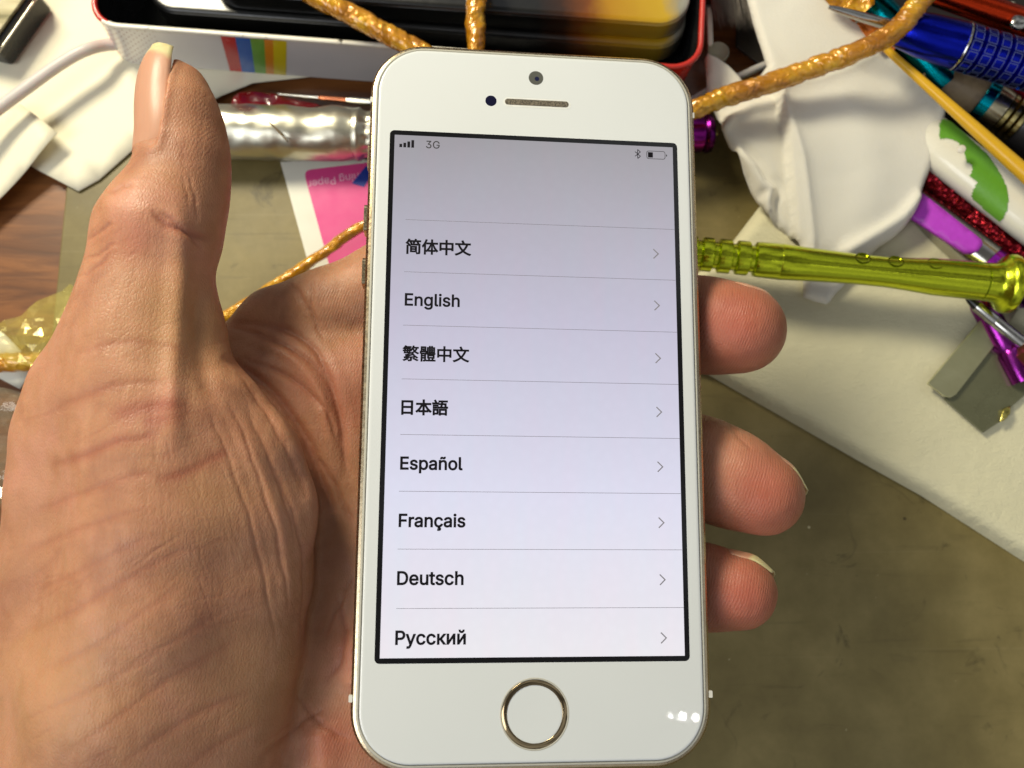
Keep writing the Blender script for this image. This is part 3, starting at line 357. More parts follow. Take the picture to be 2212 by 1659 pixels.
    'card': '267,-7 235,-5 205,1 177,11 150,25 126,42 104,63 86,88 70,115 57,146 48,179 42,215 40,254 42,293 48,329 57,362 70,393 86,421 104,445 126,466 150,484 177,498 205,508 235,514 267,516 340,504 357,498 373,490 388,481 402,471 415,460 427,447 438,433 448,418 456,402 463,385 469,367 473,348 408,348 389,395 357,428 315,449 267,456 245,454 223,450 203,443 184,432 166,419 150,403 137,385 125,364 116,340 109,314 105,285 103,254 105,223 109,194 116,168 125,145 137,123 151,105 166,89 184,76 203,66 223,59 245,54 267,53 315,60 357,81 389,114 408,160 473,160 469,142 463,124 457,107 448,91 438,76 428,62 416,49 402,38 388,28 373,19 357,11 341,5 323,0 305,-4 286,-6|649,-2 629,-1 611,3 596,10 584,20 575,33 568,47 564,65 563,84 563,509 624,509 624,99 630,62 640,54 656,52 670,53 680,54 691,3 672,-1|911,-8 885,-7 860,-2 837,6 816,16 797,30 781,46 767,64 755,85 745,108 739,132 735,159 733,187 735,215 739,242 745,267 755,290 766,311 780,329 796,346 814,359 834,370 856,378 879,383 904,384 965,374 979,368 993,361 1006,351 1018,341 1030,329 1040,315 1049,299 1056,282 1062,263 1067,242 1069,219 1070,194 1070,169 774,169 774,221 1037,221 1009,202 1008,220 1006,237 1002,254 997,269 982,294 962,314 936,326 904,330 888,329 872,326 858,321 846,313 824,294 808,270 798,241 795,211 795,178 796,157 799,139 803,122 810,106 818,92 827,80 838,70 850,61 864,55 879,50 895,47 912,46 953,53 985,73 1005,105 1064,91 1052,63 1034,39 1023,29 1010,19 997,11 982,4 966,-1 948,-5 930,-7|1263,-9 1245,-8 1229,-5 1213,-1 1198,5 1184,12 1171,22 1160,32 1151,45 1143,58 1138,73 1135,90 1133,108 1137,138 1146,161 1161,179 1181,193 1228,211 1281,220 1337,227 1368,235 1376,243 1379,255 1379,257 1370,297 1343,322 1299,331 1252,322 1221,301 1203,274 1144,291 1151,308 1160,322 1170,335 1182,346 1194,355 1207,364 1221,370 1236,375 1297,384 1342,379 1389,360 1409,343 1425,320 1432,306 1436,290 1439,272 1440,251 1440,0 1380,0 1380,52 1376,52 1355,25 1318,1|1273,45 1305,49 1331,59 1352,74 1367,93 1376,115 1379,138 1379,190 1363,182 1334,176 1303,171 1279,168 1237,159 1207,139 1198,124 1195,105 1205,72 1233,52|1606,227 1606,0 1545,0 1545,379 1604,379 1604,287 1595,287 1604,312 1616,332 1629,349 1644,362 1661,372 1679,379 1699,383 1720,384 1738,383 1756,380 1772,376 1787,369 1801,360 1813,349 1824,336 1833,321 1840,304 1845,285 1848,264 1849,240 1849,0 1788,0 1788,235 1787,256 1783,275 1775,291 1765,304 1753,315 1738,323 1721,328 1702,329 1676,326 1653,317 1634,303 1619,283 1609,257|1955,0 1955,379 2016,379 2016,0|1986,443 1969,446 1956,455 1946,468 1943,483 1946,499 1956,512 1969,521 1986,524 2002,521 2016,512 2025,499 2028,483 2025,468 2016,455 2002,446|2182,227 2182,0 2121,0 2121,379 2180,379 2181,287 2171,287 2181,312 2192,332 2206,349 2221,362 2238,372 2256,379 2275,383 2296,384 2315,383 2332,380 2348,376 2364,369 2377,360 2390,349 2400,336 2409,321 2416,304 2422,285 2425,264 2426,240 2426,0 2365,0 2365,235 2363,256 2359,275 2352,291 2342,304 2329,315 2314,323 2298,328 2279,329 2253,326 2229,317 2210,303 2195,283 2185,257|2685,-151 2665,-150 2646,-148 2628,-144 2612,-140 2561,-110 2529,-69 2580,-41 2600,-66 2633,-88 2685,-97 2707,-96 2727,-92 2745,-85 2760,-75 2773,-62 2782,-47 2788,-28 2790,-6 2790,68 2785,68 2765,41 2731,16 2705,8 2673,5 2651,6 2630,10 2610,17 2591,27 2574,39 2558,53 2545,71 2533,90 2524,112 2518,136 2514,163 2512,191 2514,220 2518,246 2524,271 2533,293 2545,314 2558,332 2573,347 2591,361 2610,371 2630,378 2651,383 2674,384 2706,382 2732,373 2766,346 2786,319 2791,319 2791,379 2851,379 2851,-9 2849,-32 2845,-54 2838,-73 2829,-90 2817,-104 2803,-117 2787,-127 2769,-136 2750,-142 2729,-147 2708,-150|2683,59 2700,60 2715,63 2729,68 2742,75 2763,95 2778,121 2784,137 2788,154 2790,172 2791,193 2790,212 2788,231 2784,248 2778,264 2772,278 2763,291 2753,303 2742,312 2730,320 2716,325 2700,329 2683,330 2666,329 2650,325 2636,320 2623,312 2612,302 2602,290 2594,277 2587,262 2582,246 2578,229 2575,212 2575,193 2575,173 2578,155 2582,138 2587,123 2602,96 2624,76 2637,68 2651,63 2666,60|3151,0 3151,509 3326,509 3354,507 3380,503 3403,497 3424,487 3442,476 3457,462 3470,447 3481,430 3489,411 3495,391 3499,370 3500,348 3499,325 3495,304 3489,284 3481,265 3470,248 3457,233 3442,219 3424,207 3403,198 3380,191 3354,187 3326,186 3200,186 3200,242 3324,242 3343,243 3360,246 3375,250 3388,256 3409,272 3424,294 3433,319 3436,348 3433,376 3424,402 3409,423 3388,439 3375,444 3359,449 3342,451 3323,452 3216,452 3216,0|3695,-9 3678,-8 3661,-5 3645,-1 3630,5 3616,12 3604,22 3593,32 3583,45 3576,58 3570,73 3567,90 3566,108 3569,138 3579,161 3594,179 3613,193 3661,211 3714,220 3769,227 3801,235 3809,243 3811,255 3811,257 3802,297 3776,322 3731,331 3685,322 3653,301 3636,274 3577,291 3584,308 3593,322 3603,335 3614,346 3627,355 3640,364 3654,370 3669,375 3730,384 3775,379 3821,360 3842,343 3858,320 3864,306 3869,290 3871,272 3872,251 3872,0 3812,0 3812,52 3808,52 3788,25 3751,1|3706,45 3737,49 3764,59 3784,74 3799,93 3808,115 3811,138 3811,190 3795,182 3767,176 3736,171 3711,168 3670,159 3639,139 3630,124 3628,105 3638,72 3665,52|3977,-143 3977,379 4037,379 4037,319 4043,319 4062,346 4096,373 4122,381 4154,384 4177,383 4199,378 4219,371 4238,361 4255,347 4270,332 4283,313 4295,293 4304,270 4310,245 4314,218 4315,189 4314,160 4310,133 4304,108 4295,84 4284,64 4270,45 4255,29 4238,16 4219,5 4199,-2 4177,-7 4154,-8 4123,-5 4097,4 4063,31 4043,59 4039,59 4039,-143|4145,47 4162,48 4177,51 4192,57 4204,66 4216,76 4225,88 4234,101 4241,117 4246,133 4250,151 4252,170 4253,189 4252,209 4250,227 4246,245 4241,261 4234,276 4226,290 4216,301 4205,311 4192,319 4178,325 4162,329 4145,330 4128,329 4113,325 4099,320 4086,312 4075,302 4065,291 4057,278 4050,263 4044,247 4041,229 4038,210 4038,189 4038,169 4041,150 4045,132 4050,115 4057,100 4065,86 4075,75 4087,65 4099,57 4113,51 4129,48|4561,-8 4535,-7 4510,-2 4487,6 4466,16 4447,30 4431,46 4417,64 4405,85 4396,108 4389,132 4385,159 4383,187 4385,215 4389,242 4395,267 4405,290 4416,311 4430,329 4446,346 4464,359 4484,370 4506,378 4529,383 4554,384 4615,374 4629,368 4643,361 4656,351 4668,341 4680,329 4690,315 4699,299 4706,282 4713,263 4717,242 4720,219 4720,194 4720,169 4424,169 4424,221 4687,221 4659,202 4658,220 4656,237 4652,254 4647,269 4632,294 4612,314 4586,326 4554,330 4538,329 4522,326 4508,321 4496,313 4474,294 4458,270 4448,241 4445,211 4445,178 4446,157 4449,139 4453,122 4460,106 4468,92 4477,80 4488,70 4500,61 4514,55 4529,50 4545,47 4562,46 4603,53 4635,73 4655,105 4714,91 4703,63 4684,39 4673,29 4661,19 4647,11 4632,4 4616,-1 4599,-5 4580,-7|4806,0 4806,379 4865,379 4865,321 4869,321 4883,347 4906,367 4919,375 4934,380 4950,384 4966,385 4982,384 4997,384 4997,322 4983,324 4960,326 4935,323 4912,315 4893,301 4879,284 4870,262 4867,237 4867,0',
}
# ---------------------------------------------------------------- the bench top and the mat on it
wood = Mat('brown_wood')
gr = wood.noise(1.0, 8, .65, vec=wood.coords((18, 190, 60), (0, 0, -.12)), dist=.8)
wc = wood.ramp(gr, [(.25, srgb(58, 32, 14)), (.45, srgb(104, 62, 30)), (.6, srgb(134, 84, 42)), (.8, srgb(92, 54, 26))])
wood.set(color=wc, rough=.38, coat=.25, coat_rough=.2); wood.bump(gr, .06)
o = prism('table_top', [(-900, -700), (900, -700), (900, 900), (-900, 900)], -20, -2.2, wood.m); o['kind'] = 'structure'
mat_ = Mat('stained_mat')
big_ = mat_.ramp(mat_.noise(22, 6, .66), [(.3, srgb(98, 86, 48)), (.5, srgb(120, 107, 64)), (.7, srgb(144, 129, 82))])
sm_ = mat_.ramp(mat_.noise(60, 7, .68, dist=1.2), [(.30, (1,) * 3), (.40, (0,) * 3)])
c = mat_.mix(mat_.math('MULTIPLY', sm_, .75), big_, srgb(66, 58, 32))
scr = mat_.ramp(mat_.noise(1.0, 6, .6, vec=mat_.coords((30, 260, 1), (0, 0, .5)), dist=.6), [(.62, (0,) * 3), (.70, (1,) * 3)])
c = mat_.mix(mat_.math('MULTIPLY', scr, .25), c, srgb(72, 64, 36))
spots = mat_.ramp(mat_.noise(420, 2), [(.74, (0,) * 3), (.77, (1,) * 3)])
c = mat_.mix(mat_.math('MULTIPLY', spots, .6), c, srgb(175, 165, 125))
cr = mat_.node('ShaderNodeTexVoronoi', Vector=mat_.node('ShaderNodeVectorMath', _operation='ADD', i0=mat_.coords((38, 26, 1), (0, 0, .4)), i1=mat_.node('ShaderNodeTexNoise', Scale=14.0, Detail=3.0).outputs['Color']).outputs[0], Scale=1.0, _feature='DISTANCE_TO_EDGE')
ck = mat_.ramp(cr.outputs['Distance'], [(0, (1,) * 3), (.012, (0,) * 3)])
c = mat_.mix(mat_.math('MULTIPLY', mat_.math('MULTIPLY', ck, mat_.ramp(mat_.noise(30, 3), [(.56, (0,) * 3), (.66, (1,) * 3)])), .4), c, srgb(54, 46, 26))
sc2 = mat_.ramp(mat_.noise(1.0, 3, .5, vec=mat_.coords((12, 700, 1), (0, 0, -.7)), dist=.3), [(.66, (0,) * 3), (.70, (1,) * 3)])
c = mat_.mix(mat_.math('MULTIPLY', sc2, .10), c, srgb(160, 148, 108))
sc3 = mat_.ramp(mat_.noise(1.0, 4, .5, vec=mat_.coords((16, 420, 1), (0, 0, 1.1)), dist=1.4), [(.66, (0,) * 3), (.71, (1,) * 3)])
c = mat_.mix(mat_.math('MULTIPLY', sc3, .18), c, srgb(60, 50, 26))
c = specks(mat_, c, srgb(214, 204, 160), 60.0, .022, .35, .9)
c = specks(mat_, c, srgb(46, 36, 18), 95.0, .05, .30, .8)
mat_.set(color=c, rough=mat_.ramp(mat_.noise(90, 5), [(.3, (.40,) * 3), (.7, (.52,) * 3)]), spec=.42); mat_.bump(mat_.noise(200, 7), .05)
ma = P(150, 330); mb = P(112, 720); dx = (mb[0] - ma[0]) / (mb[1] - ma[1])
edge = lambda y: ma[0] + (y - ma[1]) * dx
o = prism('work_mat', [(edge(72), 72), (edge(-300), -300), (420, -300), (420, 80)], -2.1, 0, mat_.m, bev=.4); tag(o, 'stained olive rubber mat with smudges and scratches lying on the brown table', 'work mat')
# ---------------------------------------------------------------- smartphone
RV = np.array([-0.1533, 0.0914, -0.0131]); TV = np.array([3.9456, -0.5284, -145.4952])
def rodr(r):
    t = np.linalg.norm(r); k = r / t
    K = np.array([[0, -k[2], k[1]], [k[2], 0, -k[0]], [-k[1], k[0], 0]])
    return np.eye(3) + math.sin(t) * K + (1 - math.cos(t)) * K @ K
PH_RC = rodr(RV)                       # phone axes in the camera frame
PH_R = CAM_R @ PH_RC; PH_T = CAM_P + CAM_R @ TV
phone = thing('smartphone', 'white and gold smartphone showing a list of languages, held in the open hand', 'smartphone')
phone.matrix_world = Matrix.Translation(Vector(PH_T) * S) @ Matrix([[*map(float, r)] for r in PH_R]).to_4x4()

gold = Mat('champagne_metal')
gn = gold.noise(1800, 5)
gold.set(color=gold.mix(gold.noise(500, 4), srgb(214, 198, 168), srgb(178, 158, 122)), metal=1.0,
         rough=gold.ramp(gn, [(0.35, (.22,) * 3), (0.7, (.36,) * 3)]))
gold.bump(gold.noise(900, 3), 0.01)
gold = gold.m
white_gl = Mat('white_glass')
wg = white_gl.mix(white_gl.noise(25), srgb(218, 221, 218), srgb(226, 228, 225))
wg = specks(white_gl, wg, srgb(120, 112, 100), 75.0, .016, .45, .8)
sm = white_gl.ramp(white_gl.noise(60, 5, .6, dist=1.0), [(.45, (.015,) * 3), (.7, (.09,) * 3)])
white_gl.set(color=wg, rough=sm, coat=0.3, coat_rough=0.02)
white_gl = white_gl.m
rim_m = plain('white_plastic_rim', srgb(196, 192, 176), 0.3, var=0.06)
black_gl = plain('black_glass', (0.008, 0.008, 0.009, 1), 0.12)
steel_ring = plain('polished_champagne_ring', srgb(168, 148, 114), 0.14, 1.0)
antenna_m = plain('antenna_plastic', srgb(232, 228, 215), 0.4)
mesh_m = Mat('speaker_mesh'); vv = mesh_m.node('ShaderNodeTexVoronoi', Vector=mesh_m.tc.outputs['Object'], Scale=4200.0)
mesh_m.set(color=mesh_m.ramp(vv.outputs['Distance'], [(0.2, srgb(40, 36, 30)), (0.7, srgb(120, 110, 92))]), rough=0.6)
mesh_m = mesh_m.m

def outline(inset, z, R=9.6, w=58.6, h=123.8, n=14):
    return [(x, y, z) for x, y in rrect(w - 2 * inset, h - 2 * inset, R - inset, n)]
ring_loft('metal_frame', [outline(1.0, -7.6), outline(0.45, -7.25), outline(0.4, -7.2), outline(0, -6.85), outline(0, -1.3), outline(0.42, -0.80), outline(0.85, -0.66),
          outline(0.85, -2.0)], gold, phone, True, False, False)
ring_loft('plastic_rim', [outline(0.88, -2.0), outline(0.88, -0.42), outline(1.0, -0.28), outline(1.3, -0.27), outline(1.3, -2.0)], rim_m, phone, False, False, True)
g = ring_loft('front_glass', [outline(1.42, -1.6), outline(1.42, -0.22), outline(1.5, -0.08), outline(1.7, -0.01), outline(2.0, 0.0)], white_gl, phone, True, True, False)
g.data.polygons.foreach_set('use_smooth', [len(p.vertices) == 4 for p in g.data.polygons])

# display
disp = prism('display', rrect(51.4, 90.15, 0.8, 4), -0.2, 0.012, black_gl, phone)
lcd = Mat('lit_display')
# lit white page; the viewing-angle dimming towards its top is painted into the emission
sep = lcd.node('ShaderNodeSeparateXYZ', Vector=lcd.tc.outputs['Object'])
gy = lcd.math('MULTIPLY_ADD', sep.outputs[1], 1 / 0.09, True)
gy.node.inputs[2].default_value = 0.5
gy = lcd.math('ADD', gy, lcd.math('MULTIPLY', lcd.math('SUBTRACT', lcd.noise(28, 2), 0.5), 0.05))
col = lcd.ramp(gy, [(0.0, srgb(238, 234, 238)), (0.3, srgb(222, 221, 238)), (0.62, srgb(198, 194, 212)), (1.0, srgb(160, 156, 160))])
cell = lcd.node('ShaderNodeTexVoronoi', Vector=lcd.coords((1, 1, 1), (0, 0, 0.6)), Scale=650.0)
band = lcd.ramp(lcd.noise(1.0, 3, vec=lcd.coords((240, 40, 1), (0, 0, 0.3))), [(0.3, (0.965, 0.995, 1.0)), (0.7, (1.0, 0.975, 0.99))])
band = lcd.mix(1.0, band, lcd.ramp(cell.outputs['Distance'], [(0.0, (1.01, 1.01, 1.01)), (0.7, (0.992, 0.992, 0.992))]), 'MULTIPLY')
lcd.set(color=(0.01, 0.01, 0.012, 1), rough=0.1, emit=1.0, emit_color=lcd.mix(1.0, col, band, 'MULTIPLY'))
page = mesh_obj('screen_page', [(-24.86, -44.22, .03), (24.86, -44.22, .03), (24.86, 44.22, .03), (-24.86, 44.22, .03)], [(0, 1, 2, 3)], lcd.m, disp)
ink = plain('screen_black', (0.006, 0.005, 0.008, 1), 0.5, spec=.15)
line_m = plain('screen_grey_line', srgb(128, 125, 138), 0.4)
arrow_m = plain('screen_grey_arrow', srgb(146, 143, 152), 0.4)
grey_txt = plain('screen_dark_grey', srgb(58, 56, 60), 0.4)

def glyphs(name, key, x, y, width, mat, parent, z=0.045, bold=0.0, place=None):
    loops = [[tuple(float(c) for c in p.split(',')) for p in q.split(' ')] for q in GLYPHS[key].split('|')]
    xs = [p[0] for q in loops for p in q]; x0, x1 = min(xs), max(xs); k = width / (x1 - x0)
    polys = []
    for q in loops:
        q = [((a - x0) * k, b * k) for a, b in q]
        n = len(q); out = []
        for i in range(n):                                   # embolden: move every corner outwards
            (ax, ay), (bx, by), (cx, cy) = q[i - 1], q[i], q[(i + 1) % n]
            d1 = Vector((bx - ax, by - ay)).normalized(); d2 = Vector((cx - bx, cy - by)).normalized()
            n1 = Vector((-d1.y, d1.x)); n2 = Vector((-d2.y, d2.x)); m = n1 + n2
            m = m / max(m.length_squared, .5) * 2 if m.length > 1e-6 else n1
            out.append((bx + m.x * bold, by + m.y * bold))
        polys.append(out)
    pts = [Vector(p) for q in polys for p in q]; edges = []; o_ = 0
    for q in polys:
        edges += [(o_ + i, o_ + (i + 1) % len(q)) for i in range(len(q))]; o_ += len(q)
    v2, _, f, *_ = delaunay_2d_cdt(pts, edges, [], 0, 1e-5)
    pa = [np.array(q) for q in polys]
    keep = []
    for t in f:
        cx = sum(v2[i].x for i in t) / 3; cy = sum(v2[i].y for i in t) / 3; wn_ = 0
        for q in pa:
            r = np.roll(q, -1, 0)
            up = (q[:, 1] <= cy) & (r[:, 1] > cy); dn = (q[:, 1] > cy) & (r[:, 1] <= cy)
            side = (r[:, 0] - q[:, 0]) * (cy - q[:, 1]) - (cx - q[:, 0]) * (r[:, 1] - q[:, 1])
            wn_ += int((up & (side > 0)).sum()) - int((dn & (side < 0)).sum())
        if wn_: keep.append(tuple(t))
    pl = place or (lambda a, b: (a, b, z))
    return mesh_obj(name, [pl(v.x + x, v.y + y) for v in v2], keep, mat, parent)

def quad(name, x0, y0, x1, y1, z, mat, parent):
    return mesh_obj(name, [(x0, y0, z), (x1, y0, z), (x1, y1, z), (x0, y1, z)], [(0, 1, 2, 3)], mat, parent)

ROWS = [('zh', -22.4, 22.95, 11.1, .085), ('en', -22.3, 13.62, 9.2, .075), ('tw', -22.45, 4.25, 11.1, .075), ('ja', -22.4, -4.85, 7.62, .09),
        ('es', -22.35, -14.15, 10.15, .085), ('fr', -22.35, -23.5, 10.75, .085), ('de', -22.37, -32.75, 10.6, .085), ('ru', -22.41, -42.1, 11.15, .085)]
names = dict(zh='简体中文', en='English')
for k, x, y, w, bd in ROWS:
    glyphs('language_name', k, x, y, w, ink, disp, bold=-bd if k in ('zh', 'tw', 'ja') else bd)
SEPS = [28.8, 19.5, 10.16, 0.95, -8.4, -17.75, -27.1, -36.5]
for i, y in enumerate(SEPS):
    quad('divider_line', -22.6 + 0.02 * i, y - 0.036, 24.84, y + 0.036, 0.04, line_m, disp)
for k in range(8):
    yc = 24.2 - 9.365 * k; h = .92; x = 21.0; t = 0.13
    v = [(x, yc + h, .045), (x + .95, yc, .045), (x, yc - h, .045), (x + .02 - t * 1.3, yc - h + t, .045), (x + .95 - 2.2 * t, yc, .045), (x + .02 - t * 1.3, yc + h - t, .045)]
    mesh_obj('arrow', v, [(0, 5, 4, 1), (1, 4, 3, 2)], arrow_m, disp)
glyphs('network_name', 'net', -19.35, 42.0, 2.35, grey_txt, disp, bold=.02)
v = []; f = []
for i, hh in enumerate((.62, .85, 1.12, 1.4)):
    x = -24.0 + i * .69; n = len(v)
    v += [(x, 41.95, .045), (x + .48, 41.95, .045), (x + .48, 41.95 + hh, .045), (x, 41.95 + hh, .045)]; f.append((n, n + 1, n + 2, n + 3))
mesh_obj('signal_bars', v, f, ink, disp)
# battery
def band_loop(name, outer, inner, z, mat, parent):
    n = len(outer); v = [(x, y, z) for x, y in outer] + [(x, y, z) for x, y in inner]
    return mesh_obj(name, v, [(i, (i + 1) % n, n + (i + 1) % n, n + i) for i in range(n)], mat, parent)
band_loop('battery_outline', rrect(3.45, 1.55, .4, 4, 21.75, 42.6), rrect(3.25, 1.35, .32, 4, 21.75, 42.6), .045, grey_txt, disp)
quad('battery_level', 20.3, 42.1, 21.2, 43.1, .045, ink, disp)
mesh_obj('battery_tip', [(23.6, 42.35, .045), (23.8, 42.5, .045), (23.8, 42.7, .045), (23.6, 42.85, .045)], [(0, 1, 2, 3)], grey_txt, disp)
# bluetooth rune
def strokes(name, segs, w, z, mat, parent):
    v = []; f = []
    for (x0, y0), (x1, y1) in segs:
        L = math.hypot(x1 - x0, y1 - y0); nx, ny = -(y1 - y0) / L * w / 2, (x1 - x0) / L * w / 2; n = len(v)
        v += [(x0 + nx, y0 + ny, z), (x0 - nx, y0 - ny, z), (x1 - nx, y1 - ny, z), (x1 + nx, y1 + ny, z)]; f.append((n, n + 1, n + 2, n + 3)); z += .0015
    return mesh_obj(name, v, f, mat, parent)
bx, by = 18.42, 42.65
strokes('wireless_symbol', [((bx, by - .85), (bx, by + .85)), ((bx, by + .85), (bx + .5, by + .4)), ((bx + .5, by + .4), (bx - .5, by - .45)),
                            ((bx, by - .85), (bx + .5, by - .4)), ((bx + .5, by - .4), (bx - .5, by + .45))], .13, .045, ink, disp)
# camera, sensor, earpiece
def disc(name, cx, cy, r, z0, z1, mat, parent, n=40, bev=0):
    return prism(name, [(cx + r * math.cos(2 * math.pi * i / n), cy + r * math.sin(2 * math.pi * i / n)) for i in range(n)], z0, z1, mat, parent, bev)
fc = disc('front_camera', 0.03, 56.25, 1.32, -.1, .015, plain('camera_grey_glass', srgb(92, 92, 84), 0.12), phone)
disc('lens', .2, 56.1, .42, -.1, .025, plain('lens_dark', (0.01, 0.012, 0.05, 1), 0.05), fc, 24)
disc('light_sensor', -8.04, 51.45, 1.0, -.1, .015, plain('sensor_dark_blue', (0.006, 0.006, 0.03, 1), 0.08), phone)
ep = prism('earpiece', rrect(12.2, 1.8, .89, 8, .25, 51.4), -.1, .02, plain('earpiece_lip', srgb(238, 238, 230), 0.25), phone)
prism('speaker_grille', rrect(11.5, 1.15, .57, 8, .2, 51.45), -.1, .03, mesh_m, ep)
# home button: chamfered metal ring in a shallow dish, white disc
def dring(r, z, n=72, cx=0.0, cy=-53.05): return [(cx + r * math.cos(2 * math.pi * i / n), cy + r * math.sin(2 * math.pi * i / n), z) for i in range(n)]
hb = ring_loft('home_button', [dring(4.50, .03), dring(4.4, .045), dring(4.1, .035), dring(0.1, .02)], white_gl, phone, False, True)
ring_loft('button_ring', [dring(5.33, .015), dring(5.30, .06), dring(4.60, .13), dring(4.50, .12), dring(4.48, .02)], steel_ring, hb, False, False)
ring_loft('button_lip', [dring(5.62, .005), dring(5.52, .06), dring(5.36, .05), dring(5.34, .01)], rim_m, hb, False, False)
# side buttons
def side_button(name, y0, y1, out=.45, w=1.9):
    v = rrect(w, y1 - y0, .7, 5)
    r0 = [(-29.2, (y0 + y1) / 2 + b, -3.8 + a) for a, b in v]; r1 = [(-29.3 - out, p[1], p[2]) for p in r0]
    r2 = [(-29.4 - out, (y0 + y1) / 2 + (p[1] - (y0 + y1) / 2) * .9, -3.8 + (p[2] + 3.8) * .8) for p in r0]
    return ring_loft(name, [r0, r1, r2], gold, phone, False, True, False)
side_button('mute_switch', 39.0, 43.7, .3)
side_button('volume_button', 27.2, 32.0, .55, 4.2); side_button('volume_button', 17.6, 22.4, .55, 4.2)
for sx in (-1, 1):
    for yy in (51.1, -50.5):
        o = mesh_obj('antenna_band', [(sx * 28.6, yy - .5, -7.0), (sx * 29.36, yy - .5, -7.0), (sx * 29.36, yy + .5, -7.0), (sx * 28.6, yy + .5, -7.0),
                     (sx * 28.6, yy - .5, -.95), (sx * 29.36, yy - .5, -.95), (sx * 29.36, yy + .5, -.95), (sx * 28.6, yy + .5, -.95)],
                     [(0, 3, 2, 1), (4, 5, 6, 7), (0, 1, 5, 4), (1, 2, 6, 5), (2, 3, 7, 6), (3, 0, 4, 7)], antenna_m, phone)
for yy in (-50.5,):
    for sx in (-1, 1):
        prism('frame_tab', rrect(.62, 1.1, .12, 3, sx * 29.32, yy), -1.6, -.80, antenna_m, phone)
# the lamps whose two small reflections sit in the glass, low on the right
def mirror_point(u, v, dist):
    d = ray(u, v); n = PH_R[:, 2]; t = (PH_T - CAM_P).dot(n) / d.dot(n); p = CAM_P + d * t
    r = d / np.linalg.norm(d); r = r - 2 * r.dot(n) * n
    return p + r * dist
for u, v, r in ((1474, 1547, 1.2), (1502, 1550, 1.2), (1450, 1545, .5)):
    q = mirror_point(u, v, 700)
    l = bpy.data.lights.new('ceiling_led', 'POINT'); l.shadow_soft_size = r * S; l.energy = 0.05 * (r / 1.5) ** 2
    o = bpy.data.objects.new('ceiling_led', l); COL.objects.link(o); o.location = Vector(q) * S
# ---------------------------------------------------------------- hand (one continuous skin)
def cpt(u, v, d):
    return np.array([(u - W_PX / 2) * d / F_PX, (H_PX / 2 - v) * d / F_PX, -d])      # camera frame, mm

VOX = 1.0
X0, X1, Y0, Y1, Z0, Z1 = -108., 62., -118., 62., -196., -100.
nx, ny, nz = int((X1 - X0) / VOX), int((Y1 - Y0) / VOX), int((Z1 - Z0) / VOX)
gx = (X0 + VOX * np.arange(nx)).astype(np.float32)[:, None, None]
gy_ = (Y0 + VOX * np.arange(ny)).astype(np.float32)[None, :, None]
gz = (Z0 + VOX * np.arange(nz)).astype(np.float32)[None, None, :]

def smin(a, b, k):
    h = np.maximum(k - np.abs(a - b), 0) / k
    return np.minimum(a, b) - h * h * k * 0.25

def cone(F, a, b, k):
    """a, b: (u, v, depth, radius in picture units[, flatten in depth])"""
    fl = a[4] if len(a) > 4 else 1.0
    pa, pb = cpt(*a[:3]), cpt(*b[:3]); ra, rb = a[3] * a[2] / F_PX, b[3] * b[2] / F_PX
    m = max(ra, rb) + 12
    lo = np.minimum(pa, pb) - m; hi = np.maximum(pa, pb) + m
    i0, i1 = max(0, int((lo[0] - X0) / VOX)), min(nx, int((hi[0] - X0) / VOX) + 2)
    j0, j1 = max(0, int((lo[1] - Y0) / VOX)), min(ny, int((hi[1] - Y0) / VOX) + 2)
    k0, k1 = max(0, int((lo[2] - Z0) / VOX)), min(nz, int((hi[2] - Z0) / VOX) + 2)
    if i1 <= i0 or j1 <= j0 or k1 <= k0: return
    ab = (pb - pa) * np.array([1, 1, 1 / fl]); L2 = float(ab.dot(ab)) + 1e-9
    x = gx[i0:i1] - pa[0]; y = gy_[:, j0:j1] - pa[1]; z = (gz[:, :, k0:k1] - pa[2]) / fl
    t = np.clip((x * ab[0] + y * ab[1] + z * ab[2]) / L2, 0, 1)
    d = np.sqrt((x - t * ab[0]) ** 2 + (y - t * ab[1]) ** 2 + (z - t * ab[2]) ** 2) - (ra + (rb - ra) * t)
    sl = F[i0:i1, j0:j1, k0:k1]
    F[i0:i1, j0:j1, k0:k1] = smin(sl, d.astype(np.float32), k)

def chain(F, nodes, k):
    for a, b in zip(nodes[:-1], nodes[1:]): cone(F, a, b, k)

big = lambda: np.full((nx, ny, nz), 60.0, np.float32)
THUMB = [(385, 192, 151, 54), (385, 208, 151, 63), (388, 250, 150, 78), (394, 305, 150, 88), (396, 362, 149, 92), (386, 420, 148, 98), (362, 460, 147, 112), (341, 510, 146, 128), (326, 570, 145, 117),
         (313, 640, 145, 126), (303, 710, 145, 140)]
A = big(); chain(A, THUMB, 2.5)
LEFT = [(305, 710, 146, 128), (262, 780, 148, 134), (222, 860, 150, 146), (196, 950, 150, 150), (190, 1060, 150, 154), (186, 1190, 150, 162), (178, 1400, 150, 183), (168, 1680, 150, 213), (165, 2050, 152, 215)]
RIGHT = [(380, 740, 145, 82), (382, 820, 144, 96), (452, 905, 143, 114), (528, 1000, 143, 120), (560, 1110, 143, 118), (556, 1250, 143, 114), (528, 1400, 142, 116), (490, 1540, 141, 128), (420, 1750, 142, 170), (400, 2050, 150, 190)]
MID = [(312, 740, 142, 112), (310, 850, 141, 150), (340, 980, 140, 170), (365, 1130, 139, 190), (345, 1320, 138, 200), (300, 1500, 138, 215), (280, 1700, 140, 230), (280, 2050, 146, 240)]
A1 = big(); chain(A1, LEFT, 2); A2 = big(); chain(A2, RIGHT, 2); A3 = big(); chain(A3, MID, 3)
A = smin(smin(A, A1, 2.5), smin(A2, A3, 8), 8)
B = big()
